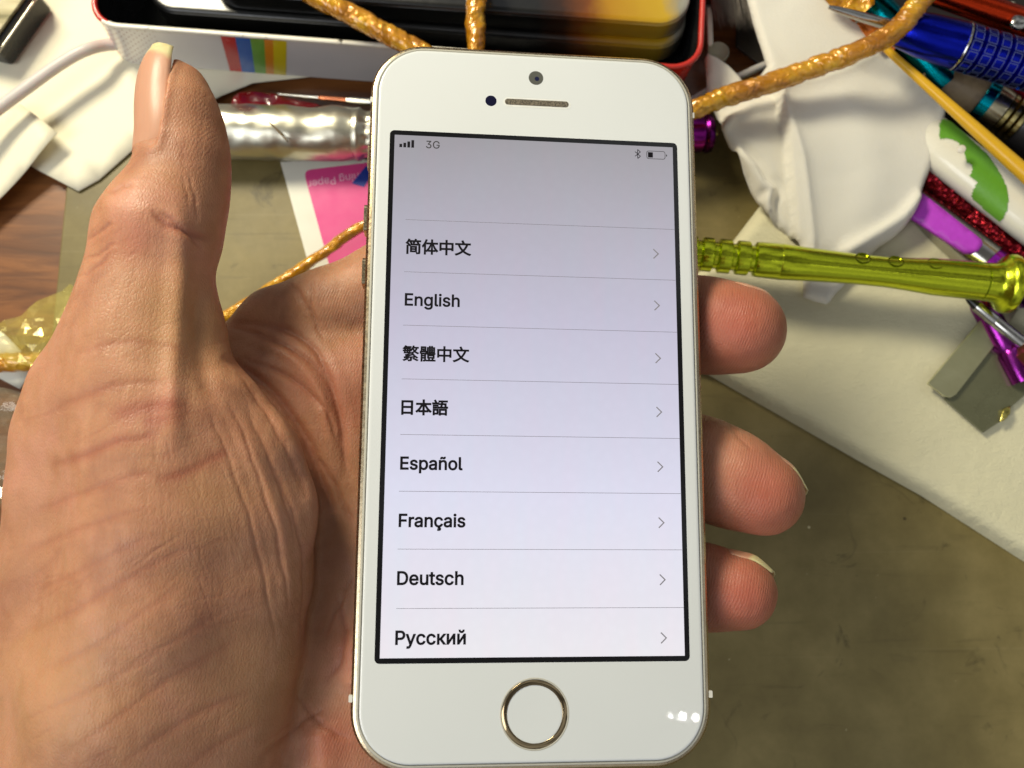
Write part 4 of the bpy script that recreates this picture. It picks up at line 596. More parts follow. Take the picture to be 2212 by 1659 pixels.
# palm slab and the webs
INDEX = [(500, 775, 164, 66), (600, 705, 168, 82), (701, 683, 169, 97), (860, 628, 170, 112), (1060, 530, 172, 104), (1230, 500, 170, 93), (1340, 560, 166, 82)]
MIDDLE = [(620, 820, 166, 120), (760, 840, 169, 130), (950, 790, 170, 114), (1200, 735, 171, 104), (1400, 704, 168, 100), (1500, 700, 165, 99), (1545, 706, 162, 97), (1602, 712, 159, 95)]
RING = [(680, 980, 166, 130), (840, 1010, 168, 124), (1050, 985, 170, 112), (1290, 965, 170, 106), (1430, 985, 166, 105), (1515, 1008, 162, 104), (1580, 1036, 159, 101), (1648, 1069, 156, 89)]
LITTLE = [(700, 1140, 164, 128), (850, 1210, 162, 120), (1080, 1240, 163, 102), (1300, 1250, 162, 92), (1430, 1262, 159, 89), (1520, 1268, 156, 89), (1596, 1279, 153, 82)]
SLAB = [[(620, 820, 166, 120), (690, 980, 166, 132), (700, 1140, 164, 130), (690, 1330, 161, 132), (690, 1500, 158, 140), (680, 1680, 156, 160), (600, 2050, 158, 200)],
        [(850, 1210, 162, 126), (850, 1400, 158, 126), (800, 1560, 156, 130), (740, 1740, 156, 150)],
        [(760, 840, 169, 130), (840, 1010, 168, 124), (850, 1210, 162, 120)],
        [(520, 900, 160, 120), (560, 1150, 165, 160), (500, 1500, 165, 200), (450, 2050, 165, 260)]]
for c in SLAB: chain(B, c, 8.0)
for c in (INDEX, MIDDLE, RING, LITTLE):
    G = big(); chain(G, c, 2.5); B = smin(B, G, 2.2)
F = smin(A, B, 2.6)
# where the skin presses on the phone it lies flat against it
gP = np.stack(np.broadcast_arrays(gx, gy_, gz), -1).reshape(-1, 3)
loc = (gP - TV.astype(np.float32)) @ PH_RC.astype(np.float32)
qx = np.abs(loc[:, 0]) - 29.2; qy = np.abs(loc[:, 1]) - 61.8; qz = np.abs(loc[:, 2] + 3.7) - 4.0
box = np.maximum(np.maximum(qx, qy), qz).reshape(F.shape)
del gP, loc
F = -smin(-F, box - 0.05, 1.2)

def surface_nets(F):
    s = F < 0
    e = []
    n = np.zeros(tuple(d - 1 for d in F.shape), np.float32); acc = np.zeros(n.shape + (3,), np.float32)
    offs = [(i, j, k) for i in (0, 1) for j in (0, 1) for k in (0, 1)]
    def sub(a, o): return a[o[0]:a.shape[0] - 1 + o[0], o[1]:a.shape[1] - 1 + o[1], o[2]:a.shape[2] - 1 + o[2]]
    for ax in range(3):
        for o in offs:
            if o[ax]: continue
            o2 = list(o); o2[ax] = 1
            a, b = sub(F, o), sub(F, tuple(o2)); m = (a < 0) != (b < 0)
            t = np.where(m, a / np.where(m, a - b, 1), 0)
            for c in range(3):
                acc[..., c] += np.where(m, (t if c == ax else o[c]), 0)
            n += m
    idx = -np.ones(n.shape, np.int32); on = n > 0; idx[on] = np.arange(on.sum())
    V = acc[on] / n[on][:, None] + np.argwhere(on)
    quads = []
    for ax in range(3):
        o = [slice(1, -1)] * 3; o[ax] = slice(0, -1); o1 = [slice(1, -1)] * 3; o1[ax] = slice(1, None)
        a, b = s[tuple(o)], s[tuple(o1)]; w = np.argwhere(a != b); fl = a[a != b]
        w = w + np.array([0 if i == ax else 1 for i in range(3)])
        u, v = [(1, 2), (2, 0), (0, 1)][ax]
        du = np.eye(3, dtype=int)[u]; dv = np.eye(3, dtype=int)[v]
        g = lambda q: idx[q[:, 0], q[:, 1], q[:, 2]]
        Q = np.stack([g(w - du - dv), g(w - dv), g(w), g(w - du)], 1)
        Q[~fl] = Q[~fl][:, ::-1]
        quads.append(Q)
    Q = np.concatenate(quads); Q = Q[(Q >= 0).all(1)]
    return V, Q
# close the forearm where it leaves the modelled volume
F[0], F[-1], F[:, 0], F[:, -1], F[:, :, 0], F[:, :, -1] = 5, 5, 5, 5, 5, 5
V, Q = surface_nets(F)
V = V * VOX + np.array([X0, Y0, Z0])
V = V @ CAM_R.T + CAM_P                                   # to the world
# relax
def relax(V, Q, it, lam=0.5):
    for _ in range(it):
        s = np.zeros_like(V); c = np.zeros(len(V))
        for i in range(4):
            for j in (1, 3):
                np.add.at(s, Q[:, i], V[Q[:, (i + j) % 4]]); np.add.at(c, Q[:, i], 1)
        V = V + lam * (s / np.maximum(c, 1)[:, None] - V)
    return V
V = relax(V, Q, 3)

skin = Mat('skin')
hand = fast_mesh('hand', V, Q, skin.m)
bpy.context.view_layer.update()
subsurf(hand, 2)
me = bpy.data.meshes.new_from_object(hand.evaluated_get(bpy.context.evaluated_depsgraph_get()))
hand.modifiers.clear(); hand.data = me; me.name = 'hand'

# creases: polylines in picture coordinates, (width, depth mm, redness)
CREASES = [
    # life line and the fan of folds beside the thumb
    (3.4, .95, .55, [(480, 697), (560, 700), (620, 712), (672, 745), (700, 790), (722, 850), (738, 920), (745, 990), (752, 1040)]),
    (2.8, .7, .45, [(487, 703), (560, 722), (630, 755), (690, 800), (725, 860)]),
    (4.0, 1.3, .6, [(478, 770), (520, 790), (575, 830), (620, 880), (655, 940), (680, 1000), (705, 1060), (722, 1110)]),
    (2.2, .6, .3, [(520, 775), (600, 800), (670, 850), (710, 900), (735, 970)]),
    (2.0, .5, .3, [(510, 800), (560, 870), (600, 940), (640, 1020), (660, 1080)]),
    (2.0, .45, .2, [(530, 880), (570, 960), (600, 1040), (625, 1110), (640, 1180)]),
    (1.8, .4, .2, [(490, 860), (530, 950), (560, 1040), (590, 1130), (610, 1230), (625, 1330)]),
    (1.6, .3, .15, [(450, 880), (490, 980), (530, 1090), (560, 1200), (580, 1300), (600, 1400)]),
    (1.6, .4, .25, [(585, 1000), (615, 1060), (640, 1130), (655, 1210), (655, 1290), (650, 1400)]),
    (2.2, .55, .4, [(640, 900), (690, 990), (740, 1080), (765, 1140)]),
    (1.8, .35, .3, [(610, 590), (650, 640), (680, 690), (700, 740)]),
    (1.5, .3, .2, [(680, 600), (672, 660), (684, 700)]),
    (1.5, .3, .3, [(700, 1380), (740, 1290), (765, 1240)]),
    (2.0, .4, .5, [(700, 1480), (740, 1420), (745, 1350), (725, 1280)]),
    (1.8, .4, .3, [(640, 1500), (690, 1560), (760, 1600)]),
    (1.8, .4, .3, [(560, 1640), (640, 1570), (700, 1530)]),
    # cross creases over the thumb base
    (2.2, .45, .75, [(105, 1010), (180, 985), (250, 955), (310, 945), (355, 928)]),
    (3.6, .35, 1.0, [(230, 905), (290, 885), (345, 878), (420, 885)]),
    (3.2, .25, .8, [(300, 912), (360, 905), (400, 895)]),
    (2.0, .40, .5, [(90, 905), (160, 865), (240, 835), (310, 825), (370, 835)]),
    (1.7, .28, .4, [(150, 770), (230, 745), (300, 738), (360, 752), (410, 775)]),
    (1.8, .30, .4, [(60, 1115), (140, 1080), (220, 1050), (300, 1025), (340, 1022)]),
    (2.2, .32, .8, [(330, 1040), (400, 1020), (450, 995), (500, 970)]),
    (1.6, .25, .35, [(40, 1200), (130, 1160), (240, 1120), (330, 1095)]),
    (1.6, .25, .3, [(70, 1280), (160, 1240), (260, 1190), (350, 1150)]),
    (1.8, .28, .35, [(60, 1370), (160, 1320), (260, 1260), (350, 1210), (420, 1180)]),
    (1.8, .28, .3, [(90, 1450), (200, 1400), (300, 1330), (400, 1260)]),
    (1.6, .25, .3, [(80, 1540), (200, 1490), (320, 1420), (420, 1360), (500, 1310)]),
    (1.8, .30, .35, [(130, 1640), (240, 1560), (350, 1480), (450, 1420), (520, 1380)]),
    (1.8, .30, .35, [(260, 1655), (350, 1590), (450, 1530), (560, 1490)]),
    (1.5, .22, .3, [(400, 1660), (470, 1610), (560, 1560)]),
    # thumb joint
    (2.8, .55, .8, [(325, 452), (350, 478), (372, 492), (420, 508), (462, 520)]),
    (1.8, .35, .6, [(345, 455), (372, 478), (395, 500), (440, 540)]),
    (1.8, .35, .4, [(188, 520), (215, 500), (245, 480)]),
    (1.6, .3, .3, [(182, 560), (215, 548), (250, 520)]),
    (1.6, .3, .3, [(172, 600), (205, 580), (240, 545)]),
    (1.6, .25, .3, [(230, 420), (262, 405), (290, 395)]),
    (1.3, .18, .1, [(405, 370), (415, 400), (424, 440), (425, 480)]),
    (1.3, .15, .1, [(395, 380), (402, 410), (410, 440)]),
    # finger tips
    (1.5, .22, .2, [(1560, 905), (1600, 948), (1628, 975)]),
]
_r = random.Random(11)
for _ in range(46):
    u0 = _r.uniform(40, 560); v0 = _r.uniform(720, 1640); L = _r.uniform(50, 150); a_ = math.radians(_r.gauss(-24, 9))
    CREASES.append((_r.uniform(.7, 1.1), _r.uniform(.10, .2), _r.uniform(.05, .25), [(u0, v0), (u0 + L * .5 * math.cos(a_), v0 + L * .5 * math.sin(a_) - 3), (u0 + L * math.cos(a_), v0 + L * math.sin(a_))]))
for _ in range(60):
    u0 = _r.uniform(300, 620); v0 = _r.uniform(820, 1300); L = _r.uniform(60, 190); a_ = math.radians(_r.gauss(82 - (u0 - 300) * .07, 5))
    CREASES.append((_r.uniform(.6, 1.0), _r.uniform(.08, .22), 0.0, [(u0, v0), (u0 + L * .5 * math.cos(a_), v0 + L * .5 * math.sin(a_)), (u0 + L * math.cos(a_) + 6, v0 + L * math.sin(a_))]))
for _ in range(26):
    u0 = _r.uniform(560, 780); v0 = _r.uniform(600, 1600); L = _r.uniform(30, 90); a_ = math.radians(_r.uniform(30, 150))
    CREASES.append((_r.uniform(.6, .9), _r.uniform(.10, .2), .1, [(u0, v0), (u0 + L * .5 * math.cos(a_) + 4, v0 + L * .5 * math.sin(a_)), (u0 + L * math.cos(a_), v0 + L * math.sin(a_))]))
for _ in range(16):
    u0 = _r.uniform(190, 330); v0 = _r.uniform(420, 640); L = _r.uniform(20, 50); a_ = math.radians(_r.gauss(-35, 12))
    CREASES.append((_r.uniform(.6, .9), _r.uniform(.10, .2), .15, [(u0, v0), (u0 + L * .5 * math.cos(a_) + 2, v0 + L * .5 * math.sin(a_)), (u0 + L * math.cos(a_), v0 + L * math.sin(a_))]))
n = len(me.vertices); co = np.zeros(n * 3, np.float32); me.vertices.foreach_get('co', co); co = co.reshape(-1, 3) / S
no = np.zeros(n * 3, np.float32); me.vertex_normals.foreach_get('vector', no); no = no.reshape(-1, 3)
px = to_px(co); view = CAM_P - co; view /= np.linalg.norm(view, axis=1)[:, None]
fc_ = np.clip(((no * view).sum(1) + 0.05) / 0.3, 0, 1)
mmp = -((co - CAM_P) @ CAM_R)[:, 2] / F_PX
disp_ = np.zeros(n); red = np.zeros(n)
rng = np.random.RandomState(3)
def seg_dist(px, pts, near, wa=0.0):
    q = px[near]; best = np.full(len(q), 1e9); 
    wob = rng.uniform(0, 6.28, 4)
    pts = [p[:2] + wa * np.array([math.sin(i * .9 + wob[0]) + .6 * math.sin(i * 2.1 + wob[1]), math.sin(i * .8 + wob[2]) + .6 * math.sin(i * 1.9 + wob[3])]) for i, p in enumerate(spline(pts, 5 * len(pts)))]
    par = np.zeros(len(q)); m = len(pts) - 1
    for i, (a, b) in enumerate(zip(pts[:-1], pts[1:])):
        ab = b - a; t = np.clip(((q - a) @ ab) / (ab @ ab + 1e-9), 0, 1); d = np.linalg.norm(q - a - t[:, None] * ab, axis=1)
        w = d < best; best[w] = d[w]; par[w] = (i + t[w]) / m
    return best, par
for ci, (w, dep, rd, pts) in enumerate(CREASES):
    CD = .5 if ci < 16 else (.17 if ci < 31 else .5 if ci < 41 else .15)
    if 16 <= ci <= 30: w = w * 1.7; rd = min(1, rd * 1.0)
    w = w * 2.1
    arr = np.array(pts, float); lo = arr.min(0) - 40; hi = arr.max(0) + 40
    near = np.where((px > lo).all(1) & (px < hi).all(1) & (fc_ > 0))[0]
    if not len(near): continue
    d, par = seg_dist(px, pts, near, 1.5 if w < 5 else .4)
    env = np.clip(np.minimum(par, 1 - par) * 5, 0, 1) ** .7
    g = np.exp(-(d / w) ** 2) * 1.0 + .35 * np.exp(-(d / (2.6 * w)) ** 2) - .22 * np.exp(-((d - 3.4 * w) / (1.6 * w)) ** 2)
    disp_[near] -= dep * CD * g * env * fc_[near]
    red[near] = np.maximum(red[near], rd * env * (np.exp(-(d / (1.6 * w)) ** 2)))
# tendon and muscle relief: low broad swells
def swell(pts, w, h):
    arr = np.array(pts, float); lo = arr.min(0) - 3 * w; hi = arr.max(0) + 3 * w
    near = np.where((px > lo).all(1) & (px < hi).all(1) & (fc_ > 0))[0]
    d, par = seg_dist(px, pts, near)
    disp_[near] += .75 * h * np.exp(-(d / w) ** 2) * np.clip(np.minimum(par, 1 - par) * 4 + .15, 0, 1) * fc_[near]
swell([(385, 430), (388, 560), (380, 700), (372, 850), (380, 1000)], 26, 1.3)
swell([(440, 560), (432, 680), (440, 800), (470, 880)], 22, -1.0)
swell([(560, 740), (630, 775), (690, 850), (718, 960)], 14, .9)
swell([(560, 860), (620, 950), (665, 1060), (675, 1200)], 16, .9)
swell([(500, 900), (560, 1020), (610, 1160), (625, 1330)], 16, .6)
swell([(235, 1330), (330, 1270), (440, 1210)], 40, -.25)
swell([(300, 1500), (420, 1430), (530, 1380)], 44, -.4)
swell([(760, 1360), (765, 1440), (760, 1500)], 26, 1.5)
swell([(690, 1560), (700, 1620), (700, 1680)], 34, 1.6)
# nail bed sunk into the thumb tip, the skin fold standing along its edge
bed = [(380, 118), (373, 140), (362, 180), (353, 230), (346, 280), (338, 312), (270, 336), (270, 110)]
fold = [(384, 128), (374, 150), (365, 185), (356, 232), (349, 282), (340, 316), (318, 330)]
near = np.where((px > [260, 100]).all(1) & (px < [430, 360]).all(1))[0]
for i_ in near:
    if (no[i_] * view[i_]).sum() < -.6: continue
    p_ = px[i_]; d_ = dist_poly(p_, fold)
    if inside(p_, bed): disp_[i_] -= 1.1 * sstep(d_, 0, 9) * sstep(316 - p_[1], 0, 45)
    else: disp_[i_] += .32 * math.exp(-(d_ / 11) ** 2)
# fine uneven flesh
v3 = co * 0.12
fine = np.array([noise.noise(Vector(map(float, p))) for p in v3[::1]]) if n < 1200000 else 0
disp_ += 0.16 * fine * fc_
co2 = co + no * disp_[:, None]
me.vertices.foreach_set('co', (co2 * S).astype(np.float32).ravel())
at = me.attributes.new('redness', 'FLOAT', 'POINT')
# finger ends and pressed flesh are pinker, thumb side is paler (the skin's own colour)
def blob(u, v, r, a): return a * np.exp(-(((px[:, 0] - u) ** 2 + (px[:, 1] - v) ** 2) / r ** 2))
pink = blob(1590, 700, 120, .75) + blob(1650, 1070, 110, .7) + blob(1600, 1290, 100, .75) + blob(760, 1400, 60, .35) + blob(720, 1600, 80, .5) + blob(760, 880, 80, .35) + blob(280, 520, 60, .3) + blob(640, 800, 60, .2)
yel = blob(390, 700, 120, .5) + blob(470, 1080, 80, .3) + blob(120, 1500, 160, .45) + blob(560, 1480, 120, .35) + blob(620, 590, 110, .2)
at.data.foreach_set('value', red.astype(np.float32))
rg = np.clip(blob(1590, 700, 150, 1.4) + blob(1640, 1060, 150, 1.4) + blob(1590, 1285, 130, 1.4) + blob(740, 640, 150, 1.0) + blob(740, 1500, 160, 1.2) + blob(420, 290, 110, .5), 0, 1)
at3 = me.attributes.new('ridges', 'FLOAT', 'POINT'); at3.data.foreach_set('value', rg.astype(np.float32))
at2 = me.attributes.new('pink', 'FLOAT', 'POINT'); at2.data.foreach_set('value', (pink - yel).astype(np.float32))
me.update()
me.polygons.foreach_set('use_smooth', [True] * len(me.polygons))

ra = skin.node('ShaderNodeAttribute', _attribute_name='redness').outputs['Fac']
pa = skin.node('ShaderNodeAttribute', _attribute_name='pink').outputs['Fac']
base = skin.ramp(skin.noise(55, 5, .6, dist=.5), [(0.3, srgb(160, 108, 82)), (0.5, srgb(182, 130, 96)), (0.7, srgb(196, 138, 112))])
base = skin.mix(skin.math('MULTIPLY', skin.ramp(skin.noise(220, 5), [(.45, (0,) * 3), (.7, (1,) * 3)]), .35), base, srgb(208, 152, 122))
st1 = skin.ramp(skin.noise(1.0, 4, .6, vec=skin.coords((620, 70, 200), (0, 0, -.12))), [(.5, (0,) * 3), (.68, (1,) * 3)])
st2 = skin.ramp(skin.noise(1.0, 4, .6, vec=skin.coords((90, 520, 200), (0, 0, -.40))), [(.5, (0,) * 3), (.70, (1,) * 3)])
base = skin.mix(skin.math('MULTIPLY', skin.math('MULTIPLY', st1, skin.ramp(skin.noise(35, 2), [(.4, (0,) * 3), (.6, (1,) * 3)])), .22), base, srgb(208, 160, 122))
base = skin.mix(skin.math('MULTIPLY', st2, .12), base, srgb(138, 82, 60))
base = skin.mix(skin.math('MULTIPLY', pa, 1.0, True), base, srgb(170, 80, 64))
base = skin.mix(skin.math('MULTIPLY', pa, -.8, True), base, srgb(188, 146, 92))
base = skin.mix(skin.math('MULTIPLY', ra, .58), base, srgb(146, 66, 50))
skin.set(color=base, rough=skin.ramp(skin.noise(400, 4), [(.3, (.40,) * 3), (.7, (.58,) * 3)]), sss=0.35, spec=0.38)
skin.b.inputs['Subsurface Radius'].default_value = (1.0, 0.35, 0.18); skin.b.inputs['Subsurface Scale'].default_value = 0.0025
ridg = skin.node('ShaderNodeAttribute', _attribute_name='ridges').outputs['Fac']
w1 = skin.node('ShaderNodeTexWave', Vector=skin.coords((1, 1, 1), (0, 0, .35)), Scale=640.0, Distortion=14.0, Detail=2.0)
w1.inputs['Detail Scale'].default_value = .12
vor = skin.node('ShaderNodeTexVoronoi', Vector=skin.coords((1, .6, 1), (0, 0, .35)), Scale=1900.0, _feature='DISTANCE_TO_EDGE')
h = skin.math('MULTIPLY', skin.math('MULTIPLY', w1.outputs['Fac'], ridg), .8)
h = skin.math('ADD', h, skin.math('MULTIPLY', skin.ramp(vor.outputs['Distance'], [(0, (0,) * 3), (.25, (1,) * 3)]), .8))
ln = skin.ramp(skin.noise(1.0, 5, .6, vec=skin.coords((520, 90, 260), (0, 0, -.18))), [(.36, (0,) * 3), (.5, (1,) * 3)])
h = skin.math('ADD', h, skin.math('MULTIPLY', ln, .9))
h = skin.math('ADD', h, skin.math('MULTIPLY', skin.noise(260, 4), 1.4))
skin.bump(h, 0.034, 1.0)
tag(hand, 'left hand with its palm up, thumb raised and three fingertips past the phone', 'hand')

# nails
nail_m = Mat('nail')
nsep = nail_m.node('ShaderNodeAttribute', _attribute_name='free').outputs['Fac']
nail_m.set(color=nail_m.mix(nsep, srgb(198, 146, 118), srgb(216, 202, 150)), rough=.38, sss=.2, spec=.4)
nail_m.b.inputs['Subsurface Radius'].default_value = (1, .5, .3); nail_m.b.inputs['Subsurface Scale'].default_value = .0015
nail_m.bump(nail_m.noise(1.0, 3, vec=nail_m.coords((1500, 200, 1500))), .03)

def nail(path, a0, a1, free_at, name='fingernail', rnd=.13, tipw=.35, lift=.35):
    """path: nodes (u,v,depth,r) along the finger from the root to past the tip; angles about that axis (0 = picture right, 90 = to the viewer)"""
    C = [np.array([*cpt(*p[:3]), p[3] * p[2] / F_PX]) for p in path]; K = 26; M = 15
    C = spline(C, K * 6); v = []; fr = []; f = []
    for i in range(K + 1):
        q = i / K
        env = 1 - tipw * max(0, (q - .72) / .28) ** 2.2 - .25 * max(0, (.12 - q) / .12) ** 2
        am = (a0 + a1) / 2; ah = (a1 - a0) / 2 * env
        for j in range(M + 1):
            e_ = 2 * j / M - 1; k_ = int(round(K * 6 * q * (1 - rnd * abs(e_ if e_ > 0 else .55 * e_) ** 2.2))); c = C[k_]
            t = C[min(k_ + 3, K * 6)][:3] - C[max(k_ - 3, 0)][:3]; t /= np.linalg.norm(t)
            s = np.cross(t, [0, 0, 1.0]); s /= np.linalg.norm(s); w = np.cross(s, t)
            a = math.radians(am + ah * e_); r = c[3] + lift * (1 - 1.9 * max(0, abs(e_) - .55) / .45)
            p = c[:3] + r * (math.cos(a) * s + math.sin(a) * w)
            v.append(p @ CAM_R.T + CAM_P); fr.append(sstep(q + .05 * math.cos(6.28 * j / M), free_at - .03, free_at + .03))
    for i in range(K):
        for j in range(M):
            a = i * (M + 1) + j; f.append((a, a + 1, a + M + 2, a + M + 1))
    o = mesh_obj(name, v, f, nail_m.m, hand, True)
    att = o.data.attributes.new('free', 'FLOAT', 'POINT'); att.data.foreach_set('value', np.array(fr, np.float32))
    solid(o, .22, 0); return o
# axis runs up the thumb: picture-right is the +s side, so the nail's side lies round 180 degrees
nail([(393, 335, 150, 94), (391, 285, 150, 88), (387, 230, 151, 84), (387, 175, 152, 77), (388, 134, 153, 62), (389, 112, 153, 52)], 80, 192, .70, lift=.35, tipw=.10, rnd=.13)
nail([(1560, 704, 161, 98), (1600, 712, 159, 97), (1650, 716, 158, 84), (1690, 717, 157, 44)], 160, 262, .8, lift=.18, rnd=.16, tipw=.2)
nail([(1580, 1036, 159, 103), (1640, 1066, 156, 93), (1680, 1082, 155, 82), (1729, 1104, 154, 45)], 166, 268, .75, lift=.22, rnd=.16, tipw=.2)
nail([(1560, 1275, 154, 87), (1596, 1279, 153, 84), (1632, 1281, 152, 76), (1673, 1284, 151, 44)], 168, 268, .66, lift=.22, rnd=.16, tipw=.2)
# ---------------------------------------------------------------- things lying round the hand
def rpx(r, u, v, z): return r * PX(u, v, z)
def lathe_px(name, A, B, prof, mat, parent=None, n=40, **k):
    """A, B: (u, v, z) ends; prof: (t, radius in picture units)"""
    a, b = P(*A), P(*B); m = rpx(1, (A[0] + B[0]) / 2, (A[1] + B[1]) / 2, (A[2] + B[2]) / 2)
    return lathe(name, a, b, [(t, r * m) for t, r in prof], mat, parent, n, **k)
def along(A, B, t): return tuple(A[i] + (B[i] - A[i]) * t for i in range(3))
def nz(x, y, s, seed=0.0): return noise.noise(Vector((x * s, y * s, seed)))

# --- white papers
paper = Mat('paper')
paper.set(color=paper.mix(paper.noise(30, 3), srgb(226, 219, 192), srgb(234, 228, 204)), rough=.55, spec=.35, sss=.0)
paper.bump(paper.noise(900, 3), .02)
pA = PP([(168, 412), (84, 368), (0, 322), (-90, 275), (-90, -120), (800, -120), (800, 150), (545, 178), (480, 205), (380, 255), (296, 314), (213, 387)], 1.0)
o = sheet('paper_sheet', pA, lambda x, y: .7 + .8 * max(0, nz(x, y, .02, 3)), 5, paper.m, thick=.15)
tag(o, 'large cream white paper sheet lying under the open tin and the white cable', 'paper')
cB = P(127, 290, 6)
pB = PP([(36, 217), (82, 253), (127, 290), (66, 350), (0, 411), (-110, 510), (-150, 330), (-60, 250)], 5)
o = sheet('paper_sheet', pB, lambda x, y: 2.6 + 3.2 * math.exp(-((x - cB[0]) ** 2 + (y - cB[1]) ** 2) / 160), 3, paper.m, thick=.15)
tag(o, 'small cream paper with a raised corner lying on the larger sheet, left of the thumb', 'paper')
spot_m = plain('dark_spot', srgb(96, 88, 50), .6)

# --- white cable
cab = plain('white_cable_rubber', srgb(206, 197, 192), .38, var=.04, sss=.1)
o = tube('charging_cable', [P(-80, 300, 10), P(-10, 240, 9.5), P(60, 188, 9.5), (P(130, 138, 9.5)), P(185, 108, 9), P(240, 96, 6), P(330, 92, 4)], 1.55, cab, n=20, k=60)
tag(o, 'thick white cable curving over the paper sheet into the tin corner', 'cable')
o = tube('thin_cable', [P(1440, 250, 3), P(1500, 214, 3), P(1545, 188, 3), P(1600, 164, 4), P(1660, 138, 4), P(1730, 120, 4)], 1.0, cab, n=16, k=40)
tag(o, 'thin white cable between the red tin corner and the white cloth', 'cable')

# --- metal framed case, top left
case_m = Mat('brushed_dark_metal')
st = case_m.noise(1.0, 3, vec=case_m.coords((20, 260, 20), (0, 0, -.93)))
case_m.set(color=case_m.ramp(st, [(.35, srgb(70, 66, 46)), (.5, srgb(112, 106, 84)), (.65, srgb(142, 138, 120))]), metal=.7, rough=.32)
t = thing('metal_case', 'dark metal framed case standing on the paper beyond the white cable', 'case')
cp = PP([(76, -20), (-12, 104), (-200, 60), (-60, -180)], 10)
prism('body', cp, 1.5, 10, plain('case_black', (.012, .012, .01, 1), .25), t, .8)
cp2 = PP([(66, -20), (-18, 96), (-200, 50), (-70, -180)], 10.6)
prism('lid', cp2, 10.1, 11.0, case_m.m, t, .4)
e0, e1 = P(84, -12, 10), P(-10, 122, 10)
tube('edge_strip', [e0, ((e0[0] + e1[0]) / 2, (e0[1] + e1[1]) / 2, 10), e1], .28, plain('bright_edge', srgb(200, 196, 180), .2, 1), t, n=8, k=6)

# --- open tin
RZ = 21.0
ra_, rb_ = np.array(P(250, 58, RZ)), np.array(P(1480, 149, RZ))
ex = (rb_ - ra_); Lr = np.linalg.norm(ex[:2]); ex = ex[:2] / Lr; ey = np.array([-ex[1], ex[0]])
l_left = (np.array(P(192, 20, RZ))[:2] - ra_[:2]).dot(ex); l_right = (np.array(P(1520, 120, RZ))[:2] - ra_[:2]).dot(ex)
TW = l_right - l_left; TD = 85.0
def lean(a, z): return a - 5.0 * (1 - min(1, z / RZ)) * (1 - (a - l_left) / TW)
def tin_ring(ins, z, R, n=8):
    pts = rrect(TW - 2 * ins, TD - 2 * ins, R, n, (l_left + l_right) / 2, TD / 2)
    out = []
    for i, p in enumerate(pts):                         # refine the long sides
        q = pts[(i + 1) % len(pts)]; m = 24 if math.dist(p, q) > 20 else 1
        out += [(p[0] + (q[0] - p[0]) * j / m, p[1] + (q[1] - p[1]) * j / m) for j in range(m)]
    out = [(lean(a, z), b) for a, b in out]
    return [(float(ra_[0] + a * ex[0] + b * ey[0]), float(ra_[1] + a * ex[1] + b * ey[1]), z) for a, b in out]
tin = thing('open_tin', 'open metal tin with white front, rainbow stripes and red corners, black inside', 'tin box')
t_white = Mat('white_lacquered_tin')
t_white.set(color=t_white.mix(t_white.noise(40, 4), srgb(212, 208, 206), srgb(222, 219, 216)), rough=.22, coat=.5, coat_rough=.12)
t_white.bump(t_white.noise(35, 3), .35)
t_red = plain('red_lacquered_tin', srgb(200, 44, 32), .3, coat=.4)
t_in = plain('tin_inside', srgb(26, 27, 28), .25, var=.2)
wear = Mat('worn_white_rim'); wr = wear.noise(260, 5)
wear.set(color=wear.ramp(wr, [(.30, srgb(60, 52, 40)), (.38, srgb(228, 222, 205)), (.8, srgb(236, 230, 214))]), rough=.3, coat=.3)
def tin_mats(o, mats, pick):
    o.data.materials.clear()
    for m in mats: o.data.materials.append(m)
    for p in o.data.polygons:
        c = sum((Vector(o.data.vertices[i].co) for i in p.vertices), Vector()) / len(p.vertices) / S
        d = np.array([c.x, c.y]) - ra_[:2]; p.material_index = pick(float(d.dot(ex)), float(d.dot(ey)), c.z)
ins_b = 1.6
xr = l_left + TW * .66
o = ring_loft('outer_wall', [tin_ring(ins_b + .6, .6, 6), tin_ring(ins_b, 1.2, 6.5), tin_ring(.55, RZ - 1.2, 7.0)], t_white.m, tin, True, False)
tin_mats(o, [t_white.m, t_red], lambda a, b, z: 1 if a > xr or b > 3.4 else 0)
es = o.modifiers.new('es', 'EDGE_SPLIT'); es.split_angle = .7
o = ring_loft('rolled_rim', [tin_ring(.55, RZ - 1.2, 7), tin_ring(.05, RZ - .75, 7.2), tin_ring(.1, RZ - .2, 7.2), tin_ring(.6, RZ, 6.9), tin_ring(1.2, RZ - .25, 6.4), tin_ring(1.35, RZ - .9, 6.2)], t_red, tin, False, False)
tin_mats(o, [wear.m, t_red], lambda a, b, z: 1 if a > xr or b > 1.6 else 0)
o = ring_loft('inner_wall', [tin_ring(1.35, RZ - .9, 6.2), tin_ring(2.2, 2, 5.5)], t_in, tin, False, True)
rim_v = lambda u: 58 + (u - 250) * .0740
bot_v = lambda u: 151 + (u - 265) * .0735
def front_pt(ut, ub, q, off=.06):
    """q 0 rim .. 1 foot of the front wall"""
    a = np.array(P(ut, rim_v(ut), RZ)); b = np.array(P(ub, bot_v(ub), 1.2))
    la = (a[:2] - ra_[:2]).dot(ex); lb = (b[:2] - ra_[:2]).dot(ex); l = la + (lb - la) * q
    zt, zb = RZ - 1.15, 1.25; z = zt + (zb - zt) * q; d = .55 + (ins_b - .55) * q - off
    p = ra_[:2] + ex * l + ey * d
    return (float(p[0]), float(p[1]), z)
